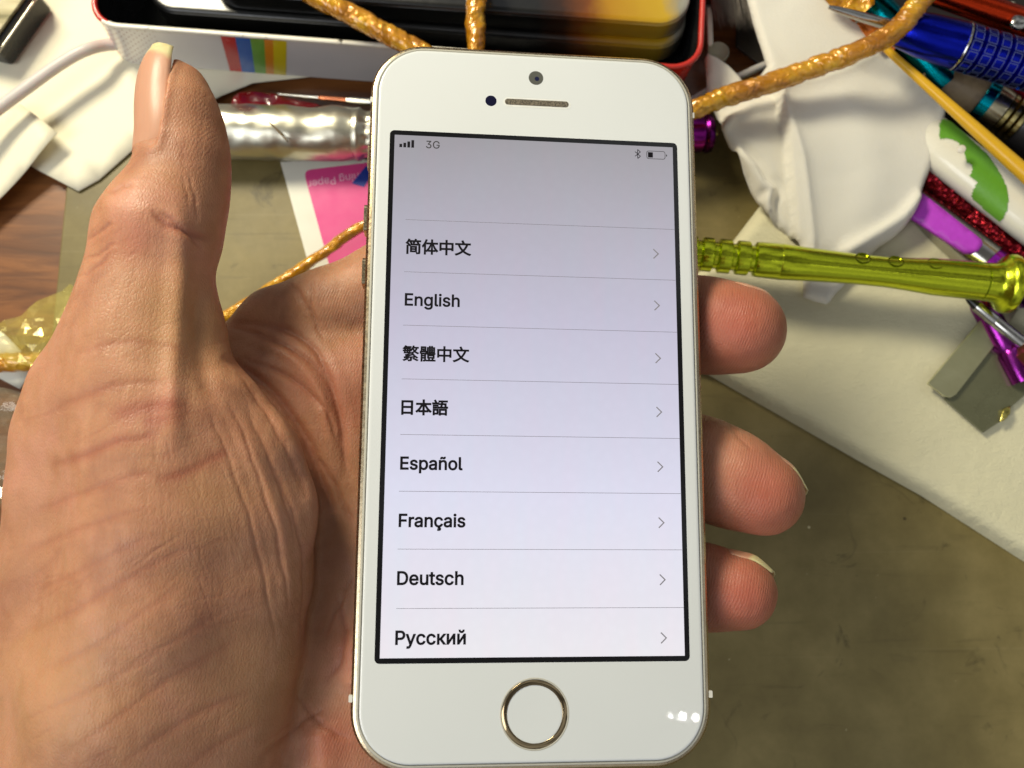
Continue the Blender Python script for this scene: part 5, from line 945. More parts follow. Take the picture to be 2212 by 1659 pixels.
for (a0, b0, a1, b1, c) in ((471.6, 495, 503.5, 521, (206, 34, 36)), (503.5, 521, 536, 549, (6, 104, 196)), (536, 549, 567, 573, (112, 176, 60)), (567, 573, 586.5, 590, (234, 150, 34)), (586.5, 590, 616, 616, (232, 210, 34))):
    m = plain('stripe_ink', srgb(*c), .22, coat=.5)
    v = [front_pt(a0, b0, q / 6) for q in range(7)] + [front_pt(a1, b1, q / 6) for q in range(7)]
    mesh_obj('colour_stripe', v, [(i, i + 1, i + 8, i + 7) for i in range(6)], m, tin)
# perforated dot print at the left corner
cor = rrect(TW - 1.6, TD - 1.6, 7.0, 16, (l_left + l_right) / 2, TD / 2)
v = []; f = []; rn = random.Random(2); dotm = plain('dot_print', srgb(120, 40, 36), .4)
ringc = [c for c in cor if c[0] < l_left + 14 and c[1] < 14]
ringc.sort(key=lambda c: c[0] - c[1])
path_l = [(c[0], c[1]) for c in ringc] + [(l_left + 9 + i, .8) for i in range(8)]
seg = 0.0; samp = []
for a, b in zip(path_l[:-1], path_l[1:]):
    L = math.dist(a, b)
    while seg < L:
        samp.append((a[0] + (b[0] - a[0]) * seg / L, a[1] + (b[1] - a[1]) * seg / L, math.atan2(b[1] - a[1], b[0] - a[0]))); seg += .95
    seg -= L
for i, (a, b, ang) in enumerate(samp):
    for k in range(8):
        q = (k + .5 * (i % 2)) / 8 + .04; r = .24 * (1 - .5 * i / len(samp)); z = RZ - 1.3 - q * 18; ins = (ins_b - .55) * q
        nx_, ny_ = math.sin(ang), -math.cos(ang); n0 = len(v)
        for j in range(6):
            w = r * math.cos(j * math.pi / 3); zz = 1.5 * r * math.sin(j * math.pi / 3)
            l_, d_ = lean(a, z) + w * math.cos(ang) - nx_ * (ins - .30), b + w * math.sin(ang) - ny_ * (ins - .30)
            p = ra_[:2] + ex * l_ + ey * d_; v.append((float(p[0]), float(p[1]), z + zz))
        f.append(tuple(range(n0, n0 + 6)))
mesh_obj('dot_print', v, f, dotm, tin)

# --- stacked black cases in the tin, amber tape round their right ends
def tin_box(name, u0, u1, vfront, zc, z0, z1, depth, label):
    a = (np.array(P(u0, 60, z1))[:2] - ra_[:2]).dot(ex); b = (np.array(P(u1, 60, z1))[:2] - ra_[:2]).dot(ex); d = (np.array(P(*vfront, z1))[:2] - ra_[:2]).dot(ey)
    m = Mat('taped_black_case'); m.tc.object = None
    sx = m.node('ShaderNodeSeparateXYZ', Vector=m.tc.outputs['Object']).outputs[0]
    x0 = P(1100, 60, z1)[0] * S; x1 = P(1500, 60, z1)[0] * S
    q = m.math('DIVIDE', m.math('SUBTRACT', m.math('ADD', sx, m.math('MULTIPLY', m.math('SUBTRACT', m.noise(90, 3), .5), .01)), x0), x1 - x0)
    m.set(color=m.ramp(q, [(.12, srgb(14, 14, 13)), (.30, srgb(50, 26, 10)), (.42, srgb(118, 62, 10)), (.55, srgb(176, 126, 18)), (.83, srgb(198, 160, 34)), (.90, srgb(150, 146, 128)), (1.0, srgb(168, 166, 156))]),
          rough=.3, coat=.35, coat_rough=.1)
    m.bump(m.noise(70, 5), .25)
    rings = []
    R = 8.0; w = b - a
    for ins, z in ((.9, z0), (.1, z0 + .8), (0, z0 + 2.0), (0.1, z1 - 1.3), (.6, z1 - .9), (.75, z1 - .55), (.35, z1 - .3), (.8, z1 - .02), (1.6, z1)):
        pts = rrect(w - 2 * ins, depth - 2 * ins, R - ins, 10, (a + b) / 2, d + depth / 2)
        rings.append([(float(ra_[0] + p * ex[0] + q_ * ey[0]), float(ra_[1] + p * ex[1] + q_ * ey[1]), z) for p, q_ in pts])
    o = ring_loft(name, rings, m.m, None, True, True); es = o.modifiers.new('es', 'EDGE_SPLIT'); es.split_angle = .6
    tag(o, label, 'case'); return o
tin_box('plastic_case', 300, 1483, (1300, 92), 0, 4.0, 12.0, 62, 'lower black plastic case in the tin, its right end wrapped in amber tape')
tin_box('plastic_case', 420, 1490, (1300, 42), 0, 12.2, 19.5, 62, 'upper black plastic case in the tin, amber taped end, resting on the lower one')

# --- twisted amber tape cords
amber = Mat('twisted_amber_tape')
an = amber.noise(150, 6, .6)
amber.set(color=amber.ramp(an, [(.3, srgb(176, 108, 6)), (.5, srgb(220, 150, 12)), (.7, srgb(246, 192, 40))]), rough=.25, metal=.15, trans=.25, coat=1.0, coat_rough=.05)
amber.bump(amber.noise(300, 3, .5, dist=1.6), .60)
def cord(name, pts, rad, label, seed, k=260, tw=.27):
    L = sum(math.dist(a, b) for a, b in zip(pts[:-1], pts[1:]))
    def rf(t, a, c):
        R = rad(t) if callable(rad) else rad
        h = a + t * L * tw + 1.1 * math.sin(t * L * .16 + seed) + 1.3 * noise.noise(Vector((t * L * .12, seed, 0)))
        return R * (.97 + .15 * (abs(math.sin(h)) ** .6 - .6) + .07 * abs(math.sin(1.5 * h + t * L * .35)) + .10 * noise.noise(Vector((c[0] * .3 + math.cos(h), c[1] * .3 + math.sin(h), seed))) + .05 * noise.noise(Vector((c[0] * .9 + 1.5 * math.cos(h), c[1] * .9 + 1.5 * math.sin(h), seed + 4))))
    o = tube(name, pts, 1, amber.m, None, n=44, k=k, rfun=rf)
    tag(o, label, 'tape cord'); return o
cord('twisted_tape_cord', [P(600, -60, 27), P(680, -8, 26), P(760, 32, 25), P(830, 70, 24), P(900, 108, 23), P(990, 160, 22)], 2.35, 'twisted amber tape cord slanting across the tin, left of the upright one', 1.0, 200)
cord('twisted_tape_cord', [P(1040, -70, 26), P(1029, 0, 25), P(1027, 50, 24.5), P(1028, 100, 24), P(1024, 170, 22)], lambda t: 2.45 - .35 * t, 'short upright twisted amber cord across the tin, behind the top of the phone', 5.0, 160)
cord('twisted_tape_cord', [P(2040, -60, 33), P(1985, 8, 31), P(1935, 66, 29), P(1860, 108, 27), P(1750, 149, 23), P(1650, 184, 21), P(1560, 212, 19), P(1440, 260, 17), P(1100, 380, 12), P(800, 482, 8), P(700, 546, 5.5), P(600, 612, 4), P(455, 700, 3),
      P(300, 755, 2.6), P(90, 778, 2.4), (P(0, 784, 2.4)), P(-90, 790, 2.4)],
     lambda t: 2.35 - 1.05 * sstep(t, .35, .6) + 1.0 * sstep(t, .8, .9), 'long twisted amber cord running over the white cloth and behind the hand', 9.0, 700)

# --- silver crumpled tube
foil = Mat('crumpled_foil')
foil.set(color=foil.mix(foil.noise(25, 4), srgb(196, 192, 166), srgb(220, 217, 204)), metal=1.0, rough=foil.ramp(foil.noise(80, 4), [(.3, (.26,) * 3), (.7, (.46,) * 3)]))
foil.bump(foil.noise(1.0, 4, .5, vec=foil.coords((22, 60, 40)), dist=.8), .45)
tb = thing('metal_tube', 'crumpled silver metal tube with a crimped neck lying between thumb and phone', 'tube')
A0, B0 = P(400, 284, 6.5), P(768, 290, 6.2); R0 = rpx(58, 600, 285, 6.5)
def rf(t, a, c):
    s_ = 1 + .03 * noise.noise(Vector((c[0] * .09, c[1] * .2, a))) + .035 * noise.noise(Vector((c[0] * .3, a * 2, 3)))
    return R0 * s_ * (1 - .08 * sstep(t, .9, 1)) * (1 - .10 * math.exp(-((t - .75) / .07) ** 2) * max(0, math.sin(a - .6)))
tube('body', [A0, along(A0, B0, .33), along(A0, B0, .66), B0], 1, foil.m, tb, n=64, k=120, rfun=rf)
A1_ = P(764, 290, 6.2); B1_ = P(830, 292, 5.8)
def rf2(t, a, c): return R0 * (.93 - .12 * t + .05 * math.exp(-((t - .18) / .1) ** 2) - .06 * math.exp(-((t - .45) / .12) ** 2) * (1 + .6 * math.cos(14 * a)))
tube('crimped_neck', [A1_, along(A1_, B1_, .5), B1_], 1, foil.m, tb, n=112, k=30, rfun=rf2)
mag_m = plain('magenta_anodised', srgb(168, 40, 150), .22, 1.0, bump=.05)
lathe_px('cap', (828, 292, 5.8), (930, 296, 5.8), [(0, 40), (.05, 46), (.5, 44), (.95, 44), (1, 40)], mag_m, tb)
sc = tube('scratch', [P(566, 252, 12.9), P(590, 272, 13.2), P(622, 306, 12.6)], .22, plain('scratch_brown', srgb(110, 88, 48), .6), tb, n=6, k=10)

t = thing('purple_handle', 'purple metal handle end with a ring, right of the phone under the cord', 'tool handle')
lathe_px('grip', (1380, 290, 6), (1518, 288, 6), [(0, 38), (.55, 38), (.6, 33), (.68, 33), (.72, 40), (.95, 41), (1, 38)], plain('purple_anodised', srgb(130, 26, 120), .2, 1.0), t)
lathe_px('end_cap', (1519, 288, 6), (1540, 287, 6), [(0, 40), (.3, 43), (.75, 40), (1, 30)], plain('dark_purple', srgb(96, 24, 96), .25, 1.0), t)
lathe_px('screw_tip', (1540, 286, 5), (1552, 286, 5), [(0, 8), (.7, 8), (1, 4)], plain('brass', srgb(176, 160, 110), .3, 1.0), t)

# --- red wrapper and slim steel brush under the tin
red_gl = plain('red_gloss', srgb(150, 22, 30), .15, coat=.8)
o = sheet('red_wrapper', PP([(505, 236), (522, 206), (580, 210), (650, 225), (700, 240), (600, 262)], 2), lambda x, y: 4.2 + 2.0 * nz(x, y, .25, 8), 1.5, red_gl, thick=.2); tag(o, 'glossy red wrapper sticking out between tin and silver tube', 'wrapper')
t = thing('steel_pick', 'thin steel pick with copper band lying under the front of the tin', 'pick')
steel = plain('steel', srgb(190, 188, 182), .2, 1.0)
a, b = (600, 203, 5), (860, 226, 7)
lathe_px('shaft', along(a, b, .72 - .15), b, [(0, 6), (.1, 7.5), (1, 9)], steel, t)
lathe_px('copper_band', along(a, b, .34), along(a, b, .57), [(0, 4.5), (.2, 5.5), (1, 6)], plain('copper', srgb(180, 110, 80), .3, 1.0), t)
lathe_px('point', a, along(a, b, .34), [(0, 1.5), (1, 4)], steel, t)

# --- pink card
card = thing('pink_card', 'pink and white card for cleaning paper lying upside down beside the phone', 'card')
cw = PP([(605.6, 350), (700, 345), (860, 345), (900, 560), (900, 640), (690, 636), (665, 566)], .7)
white_p = plain('card_white', srgb(226, 224, 208), .5, var=.03)
prism('white_base', cw, .15, .7, white_p, card)
pk = [(659, 378), (661, 371), (666, 367.5), (673, 366), (795, 351), (880, 342), (890, 600), (722, 612), (702, 540), (661, 390)]
prism('pink_print', PP(pk, .76), .705, .76, plain('pink_ink', srgb(222, 66, 138), .45, var=.04), card)
tx0 = np.array(P(666, 399.5, .8)); tx1 = np.array(P(771, 382, .8)); e1 = (tx1 - tx0)[:2]; e1 /= np.linalg.norm(e1); e2 = np.array([-e1[1], e1[0]])
tl = 158 * PX(700, 390, .8); org = tx0[:2] + e1 * tl
sgn = 1.0
glyphs('card_lettering', 'card', 0, 0, tl, plain('card_text_pink', srgb(246, 178, 206), .5), card, place=lambda a_, b_: (float(org[0] - e1[0] * a_ - e2[0] * b_ + e2[0] * 1.0), float(org[1] - e1[1] * a_ - e2[1] * b_ + e2[1] * 1.0), .80), bold=.03)
prism('blue_mark', PP([(760, 396), (786, 404), (797, 386), (810, 362), (790, 359)], .86), .80, .86, plain('blue_ink', srgb(16, 50, 150), .4), card)

# --- crumpled films and the scrap card at the left edge
film = Mat('clear_film')
film.set(color=srgb(240, 220, 104), rough=.08, alpha=.42, spec=1.0, metal=.35, coat=1.0, coat_rough=.03)
film.bump(film.noise(70, 3, .5, dist=2.0), .5)
o = sheet('clear_film', PP([(-90, 742), (0, 712), (70, 668), (160, 618), (190, 640), (170, 720), (90, 800), (0, 772), (-90, 790)], 4), lambda x, y: 5.5 + 3.0 * nz(x, y, .14, 2) + 1.6 * nz(x, y, .4, 5), 2.4, film.m, sm=False)
tag(o, 'crumpled clear yellowish film catching the light, left of the wrist side', 'film')
film2 = Mat('grey_film'); film2.set(color=srgb(170, 160, 130), rough=.1, alpha=.3, spec=1.0, metal=.2, coat=1.0); film2.bump(film2.noise(70, 3, .5, dist=2.0), .5)
o = sheet('clear_film', PP([(-90, 830), (10, 838), (60, 850), (60, 1040), (-20, 1120), (-90, 1130)], 3), lambda x, y: 3.2 + 2.2 * nz(x, y, .16, 12) + .9 * nz(x, y, .5, 15), 2.4, film2.m, sm=False)
tag(o, 'crumpled greyish clear film at the left edge beside the thumb base', 'film')
o = sheet('scrap_card', PP([(-90, 690), (-10, 708), (10, 722), (78, 792), (42, 840), (0, 818), (-90, 800)], .8), lambda x, y: .9, 6, white_p, thick=.5)
tag(o, 'white scrap card under the amber cord at the left edge', 'scrap')

# --- felt pad
FP = PP([(1480, 790), (1430, 700), (1500, 595), (1588, 515), (1647, 438), (1800, 420), (2000, 470), (2330, 480), (2440, 800), (2440, 1345), (2212, 1206), (2000, 1070), (1860, 992), (1700, 900), (1535, 806)], 2.5)
felt = Mat('white_felt')
fn = felt.noise(1.0, 7, .7, vec=felt.coords((420, 900, 400), (0, 0, .5)))
fl2 = felt.noise(60, 6, .6)
felt.set(color=felt.mix(felt.math('MULTIPLY', fl2, .9), srgb(232, 225, 190), srgb(216, 210, 172)), rough=.95, sheen=.3, spec=.1)
felt.bump(felt.math('ADD', fn, felt.math('MULTIPLY', felt.noise(2600, 3), .6)), .28)
FPa = np.array(FP)
def felt_z(x, y):
    d = dist_poly((x, y), FP + FP[:1])
    h = 5.0 * math.sqrt(max(0, 1 - (1 - min(d / 3.4, 1)) ** 2))
    return .1 + h + .22 * nz(x, y, .12, 1) * min(1, d / 3) + .12 * nz(x, y, .6, 4) * min(1, d)
o = sheet('felt_pad', FP, felt_z, 1.15, felt.m)
tag(o, 'thick white felt pad with rounded edge lying on the mat under the green screwdriver', 'felt pad')

# --- folded white cloth
cloth = Mat('microfibre_cloth')
cloth.set(color=cloth.mix(cloth.noise(45, 5), srgb(232, 226, 210), srgb(240, 235, 218)), rough=.9, sheen=.3, spec=.08, sss=.25)
cloth.b.inputs['Subsurface Radius'].default_value = (1, .9, .7); cloth.b.inputs['Subsurface Scale'].default_value = .0015
cloth.bump(cloth.noise(2400, 4), .10)
sil = [(1605, -60), (1609, 0), (1625, 60), (1640, 110), (1652, 152), (1630, 165), (1612, 178), (1600, 160), (1578, 137), (1552, 118), (1530, 109), (1524, 125), (1527, 150), (1530, 202), (1544, 240), (1557, 268), (1556, 283), (1574, 306), (1591, 326), (1619, 378),
       (1632, 404), (1647, 426), (1660, 446), (1675, 462), (1700, 480), (1717, 492), (1735, 520), (1745, 560), (1748, 600), (1749, 630), (1775, 640), (1801, 646), (1809, 640), (1822, 622), (1836, 608), (1860, 575), (1887, 546), (1908, 527), (1932, 512), (1950, 498), (1966, 480), (1980, 455), (1993, 410), (2005, 368), (2018, 315), (2033, 259), (2036, 242), (2028, 222), (2015, 208), (1990, 182), (1963, 158), (1940, 136), (1920, 119), (1897, 100), (1875, 84), (1840, 53), (1787, 18), (1763, 0), (1720, -60)]
ZC = 11.0
CS = [P(u, v, ZC)[:2] for u, v in sil]
f1 = [P(u, v, ZC)[:2] for u, v in [(1575, -60), (1618, 90), (1648, 158), (1672, 210), (1690, 290), (1703, 370), (1714, 430), (1722, 480), (1726, 530)]]
f2 = [P(u, v, ZC)[:2] for u, v in [(1676, 206), (1700, 280), (1725, 350), (1740, 420), (1756, 500), (1760, 560)]]
f3 = [P(u, v, ZC)[:2] for u, v in [(1676, 206), (1720, 192), (1770, 184), (1830, 160), (1890, 128)]]
f4 = [P(u, v, ZC)[:2] for u, v in [(1594, 330), (1625, 360), (1650, 395), (1668, 405), (1662, 430), (1672, 470)]]
f5 = [P(u, v, ZC)[:2] for u, v in [(1985, 430), (1950, 470), (1895, 505), (1835, 540)]]
f6 = [P(u, v, ZC)[:2] for u, v in [(1556, 284), (1580, 258), (1620, 236), (1668, 226)]]
f7 = [P(u, v, ZC)[:2] for u, v in [(1830, 240), (1870, 330), (1880, 430), (1850, 520)]]
def side(p, line):
    """signed distance, positive to the right of a downward line"""
    best = 1e9; sg = 1
    for a, b in zip(line[:-1], line[1:]):
        dx, dy = b[0] - a[0], b[1] - a[1]; t_ = max(0, min(1, ((p[0] - a[0]) * dx + (p[1] - a[1]) * dy) / (dx * dx + dy * dy)))
        d = math.hypot(p[0] - a[0] - t_ * dx, p[1] - a[1] - t_ * dy)
        if d < best - 1e-9: best = d; sg = 1 if dx * (p[1] - a[1]) - dy * (p[0] - a[0]) > 0 else -1
    return best * sg
SC = CS + CS[:1]
ytop = P(1700, 0, ZC)[1]; ybot = P(1800, 640, ZC)[1]
def cloth_z(x, y):
    d = dist_poly((x, y), SC); q = (ytop - y) / (ytop - ybot)
    z = 12.5 - 6.5 * sstep(q, .45, 1.0)
    s1 = side((x, y), f1); z += 2.8 * sstep(s1, -.35, .5) - 1.4 * (1 if s1 < 0 else 0) * math.exp(-abs(s1) / 2)
    s2 = dist_poly((x, y), f2); z += 1.5 * math.exp(-abs(s2 / 1.5))
    z += .9 * math.exp(-abs(dist_poly((x, y), f3) / 1.4))
    s4 = dist_poly((x, y), f4); z += 1.5 * math.exp(-(s4 / 1.3) ** 2) - 1.1 * math.exp(-((s4 - 2.2) / 1.2) ** 2)
    z += 1.8 * math.exp(-(dist_poly((x, y), f5) / 1.6) ** 2)
    s6 = dist_poly((x, y), f6); z += 1.8 * math.exp(-(s6 / 1.5) ** 2)
    z += 1.0 * math.exp(-(dist_poly((x, y), f7) / 6) ** 2)
    z += .8 * nz(x, y, .04, 7) - .16 * (1 - min(1, abs(nz(x, y, .04, 21)) * 6))
    z -= 1.5 * (1 - min(d / 1.6, 1)) ** 2
    return z - 1.0
o = sheet('cleaning_cloth', CS, cloth_z, .8, cloth.m, thick=.35)
tag(o, 'folded cream white cloth draped under the long amber cord', 'cloth')

# --- lime green screwdriver
def anod(name, c, r=.2, b=.04): return plain(name, c, r, 1.0, var=.05, bump=b, bscale=1500)
lime = anod('lime_anodised', srgb(208, 220, 52), .2)
sd = thing('screwdriver', 'lime green metal screwdriver handle with grooves and three dimples across the felt', 'screwdriver')
SA, SB = (1394, 537, 14.5), (2192, 615, 18)
uv = lambda u: (u - 1400) / 805
prof = [(0, 30), (uv(1505), 36)]
for u in (1519, 1556, 1596, 1636):
    prof += [(uv(u - 9), 37), (uv(u - 8), 36.8), (uv(u - 4), 29), (uv(u + 3), 29), (uv(u + 7), 36.8), (uv(u + 8), 37)]
prof += [(uv(1650), 38), (uv(1694), 39), (uv(1696), 38.2), (uv(1698), 39), (uv(1760), 36), (uv(1860), 32.5), (uv(1930), 32.5), (uv(1990), 36), (uv(2030), 39.5), (uv(2134), 41)]
handle = lathe_px('handle', SA, SB, prof + [(uv(2135), 38)], lime, sd, 72, cap=True)
lathe_px('swivel_cap', SA, SB, [(uv(2136), 38), (uv(2137), 40.5), (uv(2150), 41), (uv(2160), 42), (uv(2168), 46), (uv(2176), 57), (uv(2182), 62), (uv(2192), 64), (uv(2199), 62), (uv(2204), 54), (uv(2207), 40), (uv(2208), 1)], lime, sd, 72)
# dimples: small turned cups let into the upper side
tdir, sdir, udir = frame_of(P(*SA), P(*SB))
for u in (1865, 1936, 2019):
    q = uv(u); c = Vector(P(*along(SA, SB, q))); r = rpx(33 if u < 1990 else 37, u, 560, 14)
    up = (udir * .86 - sdir * .30).normalized()
    if up.dot(Vector((0, 1, 1))) < 0: up = -up
    up = (udir * .80 + Vector((0, 1, 0)) * .45).normalized()
    base_ = c + up * (r - .55)
    lathe('dimple', tuple(base_), tuple(base_ + up * .62), [(0, .1), (.05, .7), (.5, 1.2), (.9, 1.45), (1, 1.6), (.97, 1.75)], anod('lime_dimple', srgb(150, 160, 18), .12), sd, 28, cap=False)

# --- steel bit under the cap, copper tip
bit = thing('driver_bit', 'small steel bit with black tip poking out under the green screwdriver cap', 'driver bit')
a, b = (2084, 640, 10), (2290, 808, 10)
lathe_px('shank', along(a, b, .12), along(a, b, .60), [(0, 12), (.03, 13), (.40, 13.5), (.41, 12.5), (.43, 13.5), (1, 14.5)], steel, bit)
lathe_px('tip', a, along(a, b, .12), [(0, 2), (.4, 7), (1, 11)], plain('black_tip', (.01, .01, .01, 1), .25), bit)
lathe_px('collar', along(a, b, .60), along(a, b, .95), [(0, 16), (.1, 34), (.4, 40), (1, 40)], plain('brown_copper', srgb(112, 62, 36), .3, .6), bit)

# --- metal bracket
mb_ = thing('metal_bracket', 'small bent metal plate with a raised bright strip lying on the felt', 'metal plate')
dull = plain('tarnished_metal', srgb(128, 128, 98), .3, .5, bump=.1, bscale=300)
bright = Mat('tinned_metal'); bright.set(color=bright.mix(bright.noise(130, 5), srgb(178, 174, 128), srgb(206, 204, 166)), metal=.8, rough=.36); bright.bump(bright.noise(120, 5), .25)
prism('base_plate', PP([(2040, 862), (2124, 935), (2158, 912), (2176, 886), (2230, 840), (2300, 760), (2170, 712)], 6.4), 5.9, 6.5, dull, mb_, .15)
prism('raised_strip', PP([(2004, 828), (2040, 856), (2054, 859), (2066, 852), (2164, 727), (2200, 668), (2140, 655), (2122, 688)], 7.6), 6.9, 7.6, bright.m, mb_, .2)
o = sheet('solder_blob', PP([(2158, 912), (2168, 884), (2182, 876), (2180, 896), (2166, 910)], 7), lambda x, y: 7.2 + .6 * nz(x, y, 1.2, 2), .5, plain('solder', srgb(214, 200, 110), .2, 1.0), mb_, thick=.4)

# --- magenta pen, red knurled pen, toothbrush, yellow stick
pen = thing('silver_pen', 'silver pen with a magenta window strip pointing down to the green screwdriver', 'pen')
a, b = (1900, 383, 1), (2290, 690, 13)
lathe_px('barrel', a, along(a, b, .60), [(0, 40), (1, 41)], steel, pen)
lathe_px('collar', along(a, b, .60), along(a, b, .72), [(0, 39), (.1, 40), (.9, 40), (1, 34)], anod('magenta_collar', srgb(176, 50, 196), .2), pen)
pr = []
for i in range(9): pr += [(i / 9, 27), ((i + .5) / 9, 33), ((i + .95) / 9, 27)]
lathe_px('ribbed_grip', along(a, b, .72), along(a, b, .97), pr, anod('violet_ribs', srgb(120, 40, 160), .18), pen)
wz = 10.0
wp = PP([(1978, 418), (1996, 412), (2098, 512), (2110, 524), (2112, 536), (2104, 548), (2092, 552), (2078, 548), (1962, 452)], wz)
win = sheet('window_strip', wp, lambda x, y: 8.3 + 4.0 * (x - wp[0][0]) / (wp[4][0] - wp[0][0]), 1.5, plain('magenta_plastic', srgb(196, 66, 214), .4, var=.12, scale=900), pen, thick=1.6)
rk = Mat('knurled_red'); ch = rk.node('ShaderNodeTexVoronoi', Vector=rk.coords((1, 1, 1), (0, 0, .7)), Scale=900.0)
rk.set(color=srgb(116, 16, 26), metal=.9, rough=.25); rk.bump(ch.outputs['Distance'], .4)
a, b = (1975, 350, 7), (2330, 655, 8)
o = lathe_px('red_pen', a, b, [(0, 26), (.02, 28), (.35, 28), (.36, 25), (.38, 28), (1, 28)], rk.m); tag(o, 'dark red knurled pen between the silver pen and the white brush handle', 'pen')
tbh = thing('toothbrush', 'white toothbrush handle with a green rubber grip lying beside the cloth', 'toothbrush')
wpl = plain('white_plastic', srgb(232, 228, 210), .25, var=.03, coat=.3)
TA, TB = P(1900, 214, 6), P(2330, 550, 15)
m1 = PX(2100, 380, 14)
def rt(t, a_, c): return m1 * 54 * (1 - .25 * abs(math.sin(a_)) ** 2)
hd = tube('handle', [TA, P(2060, 340, 12), P(2200, 450, 14), TB], 1, wpl, tbh, n=110, k=170, rfun=rt)
gpoly = [(1716 / 2.854 + 1437, 735 / 2.854)] + [(1437 + a_ / 2.854, b_ / 2.854) for a_, b_ in [(1760, 752), (1850, 830), (1920, 895), (1980, 950), (2040, 1030), (2090, 1120), (2115, 1200), (2110, 1290), (2085, 1345), (2060, 1362), (1980, 1300), (1885, 1210), (1905, 1160), (1925, 1125), (1878, 1090), (1893, 1050), (1888, 1020), (1856, 1000), (1850, 970), (1835, 910), (1790, 870), (1740, 855), (1690, 858), (1690, 760)]]
me_ = hd.data; nv = len(me_.vertices); hc = np.zeros(nv * 3); me_.vertices.foreach_get('co', hc); hc = hc.reshape(-1, 3) / S; hp = to_px(hc)
hn = np.zeros(nv * 3, np.float32); me_.vertex_normals.foreach_get('vector', hn); hn = hn.reshape(-1, 3)
sel = []
for p in me_.polygons:
    if len(p.vertices) != 4: continue
    idx_ = list(p.vertices); c_ = hp[idx_].mean(0)
    if abs(p.normal.z) > .02 and hc[idx_][:, 2].mean() > 6 + 7 * sstep(c_[0], 1950, 2100) and inside(c_, gpoly): sel.append(idx_)
used_ = sorted({i for q in sel for i in q}); mp = {i: k for k, i in enumerate(used_)}
if sel:
    g_ = mesh_obj('green_grip', hc[used_] + hn[used_] * .15, [[mp[i] for i in q] for q in sel], plain('green_rubber', srgb(104, 166, 46), .4, var=.12, scale=150, bump=.1), tbh, True)
gnub = lathe('nub', P(2077, 322, 20), P(2077, 322, 20.6), [(0, 1.0), (.8, .9), (1, .3)], plain('nub', srgb(224, 216, 196), .3), tbh, 20)
a, b = (1905, 98, 22), (2330, 478, 24)
yl = plain('yellow_plastic', srgb(222, 172, 34), .32, var=.04)
o = lathe_px('yellow_stick', a, b, [(0, 4), (.03, 8), (.5, 14), (1, 20)], yl, None, 24); tag(o, 'thin yellow plastic stick running from the cloth edge down to the right', 'stick')

# --- blue craft tool
blue = anod('blue_anodised', srgb(22, 34, 176), .22)
bt_ = thing('blue_tool', 'blue metal tool with square patterned grip and silver nose at the top right', 'hand tool')
a, b = (1790, 15, 26), (2330, 176, 24)
lathe_px('nose', a, along(a, b, .245), [(0, 4), (.15, 7), (.5, 10), (.97, 12), (1, 9)], steel, bt_)
lathe_px('shoulder', along(a, b, .245), along(a, b, .52), [(0, 14), (.06, 30), (.16, 38), (.5, 46), (.97, 50), (1, 49)], blue, bt_, 56)
lathe_px('silver_ring', along(a, b, .52), along(a, b, .528), [(0, 51), (.5, 52), (1, 51)], steel, bt_, 56)
G0, G1 = along(a, b, .528), along(a, b, 1.0)
pr = []
for i in range(9): pr += [(i / 9, 44), ((i + .12) / 9, 50), ((i + .86) / 9, 50), ((i + .97) / 9, 44)]
grip = lathe_px('patterned_grip', G0, G1, pr, blue, bt_, 64)
ga, gb = P(*G0), P(*G1); tt, ss, uu = frame_of(ga, gb); Lg = (Vector(gb) - Vector(ga)).length; mg = PX(2200, 140, 25)
v = []; f = []
def bar(pts, w=.09):
    for p0, p1, nrm in pts:
        p0, p1 = Vector(p0), Vector(p1); s_ = (p1 - p0).cross(nrm).normalized() * w; n0 = len(v)
        v.extend([tuple(p0 + s_), tuple(p0 - s_), tuple(p1 - s_), tuple(p1 + s_)]); f.append((n0, n0 + 1, n0 + 2, n0 + 3))
NW = 14
for i in range(9):
    l0, l1 = (i + .2) / 9 * Lg, (i + .8) / 9 * Lg; r = 50.4 * mg
    for w_ in range(NW):
        th = [2 * math.pi * (w_ + o_) / NW for o_ in (.1, .5, .9)]
        nn = [ss * math.cos(x) + uu * math.sin(x) for x in th]
        for l_ in (l0, l1):
            for j in (0, 1): bar([(Vector(ga) + tt * l_ + nn[j] * r, Vector(ga) + tt * l_ + nn[j + 1] * r, (nn[j] + nn[j + 1]).normalized())])
        for j in (0, 2): bar([(Vector(ga) + tt * l0 + nn[j] * r, Vector(ga) + tt * l1 + nn[j] * r, nn[j])])
mesh_obj('engraved_squares', v, f, plain('engraved_blue_silver', srgb(96, 106, 160), .4, .6), bt_)

# --- red tube with rivet, teal tool, cork barrel
redm = anod('red_anodised', srgb(200, 58, 24), .24)
rt_ = thing('red_tube', 'orange red metal tube with a silver rivet, above the blue tool', 'tube')
a, b = (1890, -62, 22), (2330, 90, 22)
lathe_px('tube', a, b, [(0, 24), (.01, 26), (.99, 31), (1, 28)], redm, rt_, 40)
c = P(2184, 56, 22); rr = 29 * PX(2184, 60, 24)
lathe('rivet', (c[0], c[1] - 1.0, 22 + rr - .6), (c[0], c[1] - 1.0, 22 + rr + .7), [(0, 1.9), (.5, 1.8), (.9, 1.2), (1, .3)], steel, rt_, 24)
teal = anod('teal_anodised', srgb(0, 128, 138), .22)
o = lathe_px('teal_tool', (1842, -40, 12), (2046, 182, 10), [(0, 30), (.04, 34), (.96, 36), (1, 33)], teal); tag(o, 'teal metal tool half hidden under the blue tool', 'hand tool')
ck_ = thing('cork_barrel', 'brown barrel with a teal ring and silver rings, right of the yellow stick', 'barrel')
a, b = (1990, 140, 9), (2300, 322, 10)
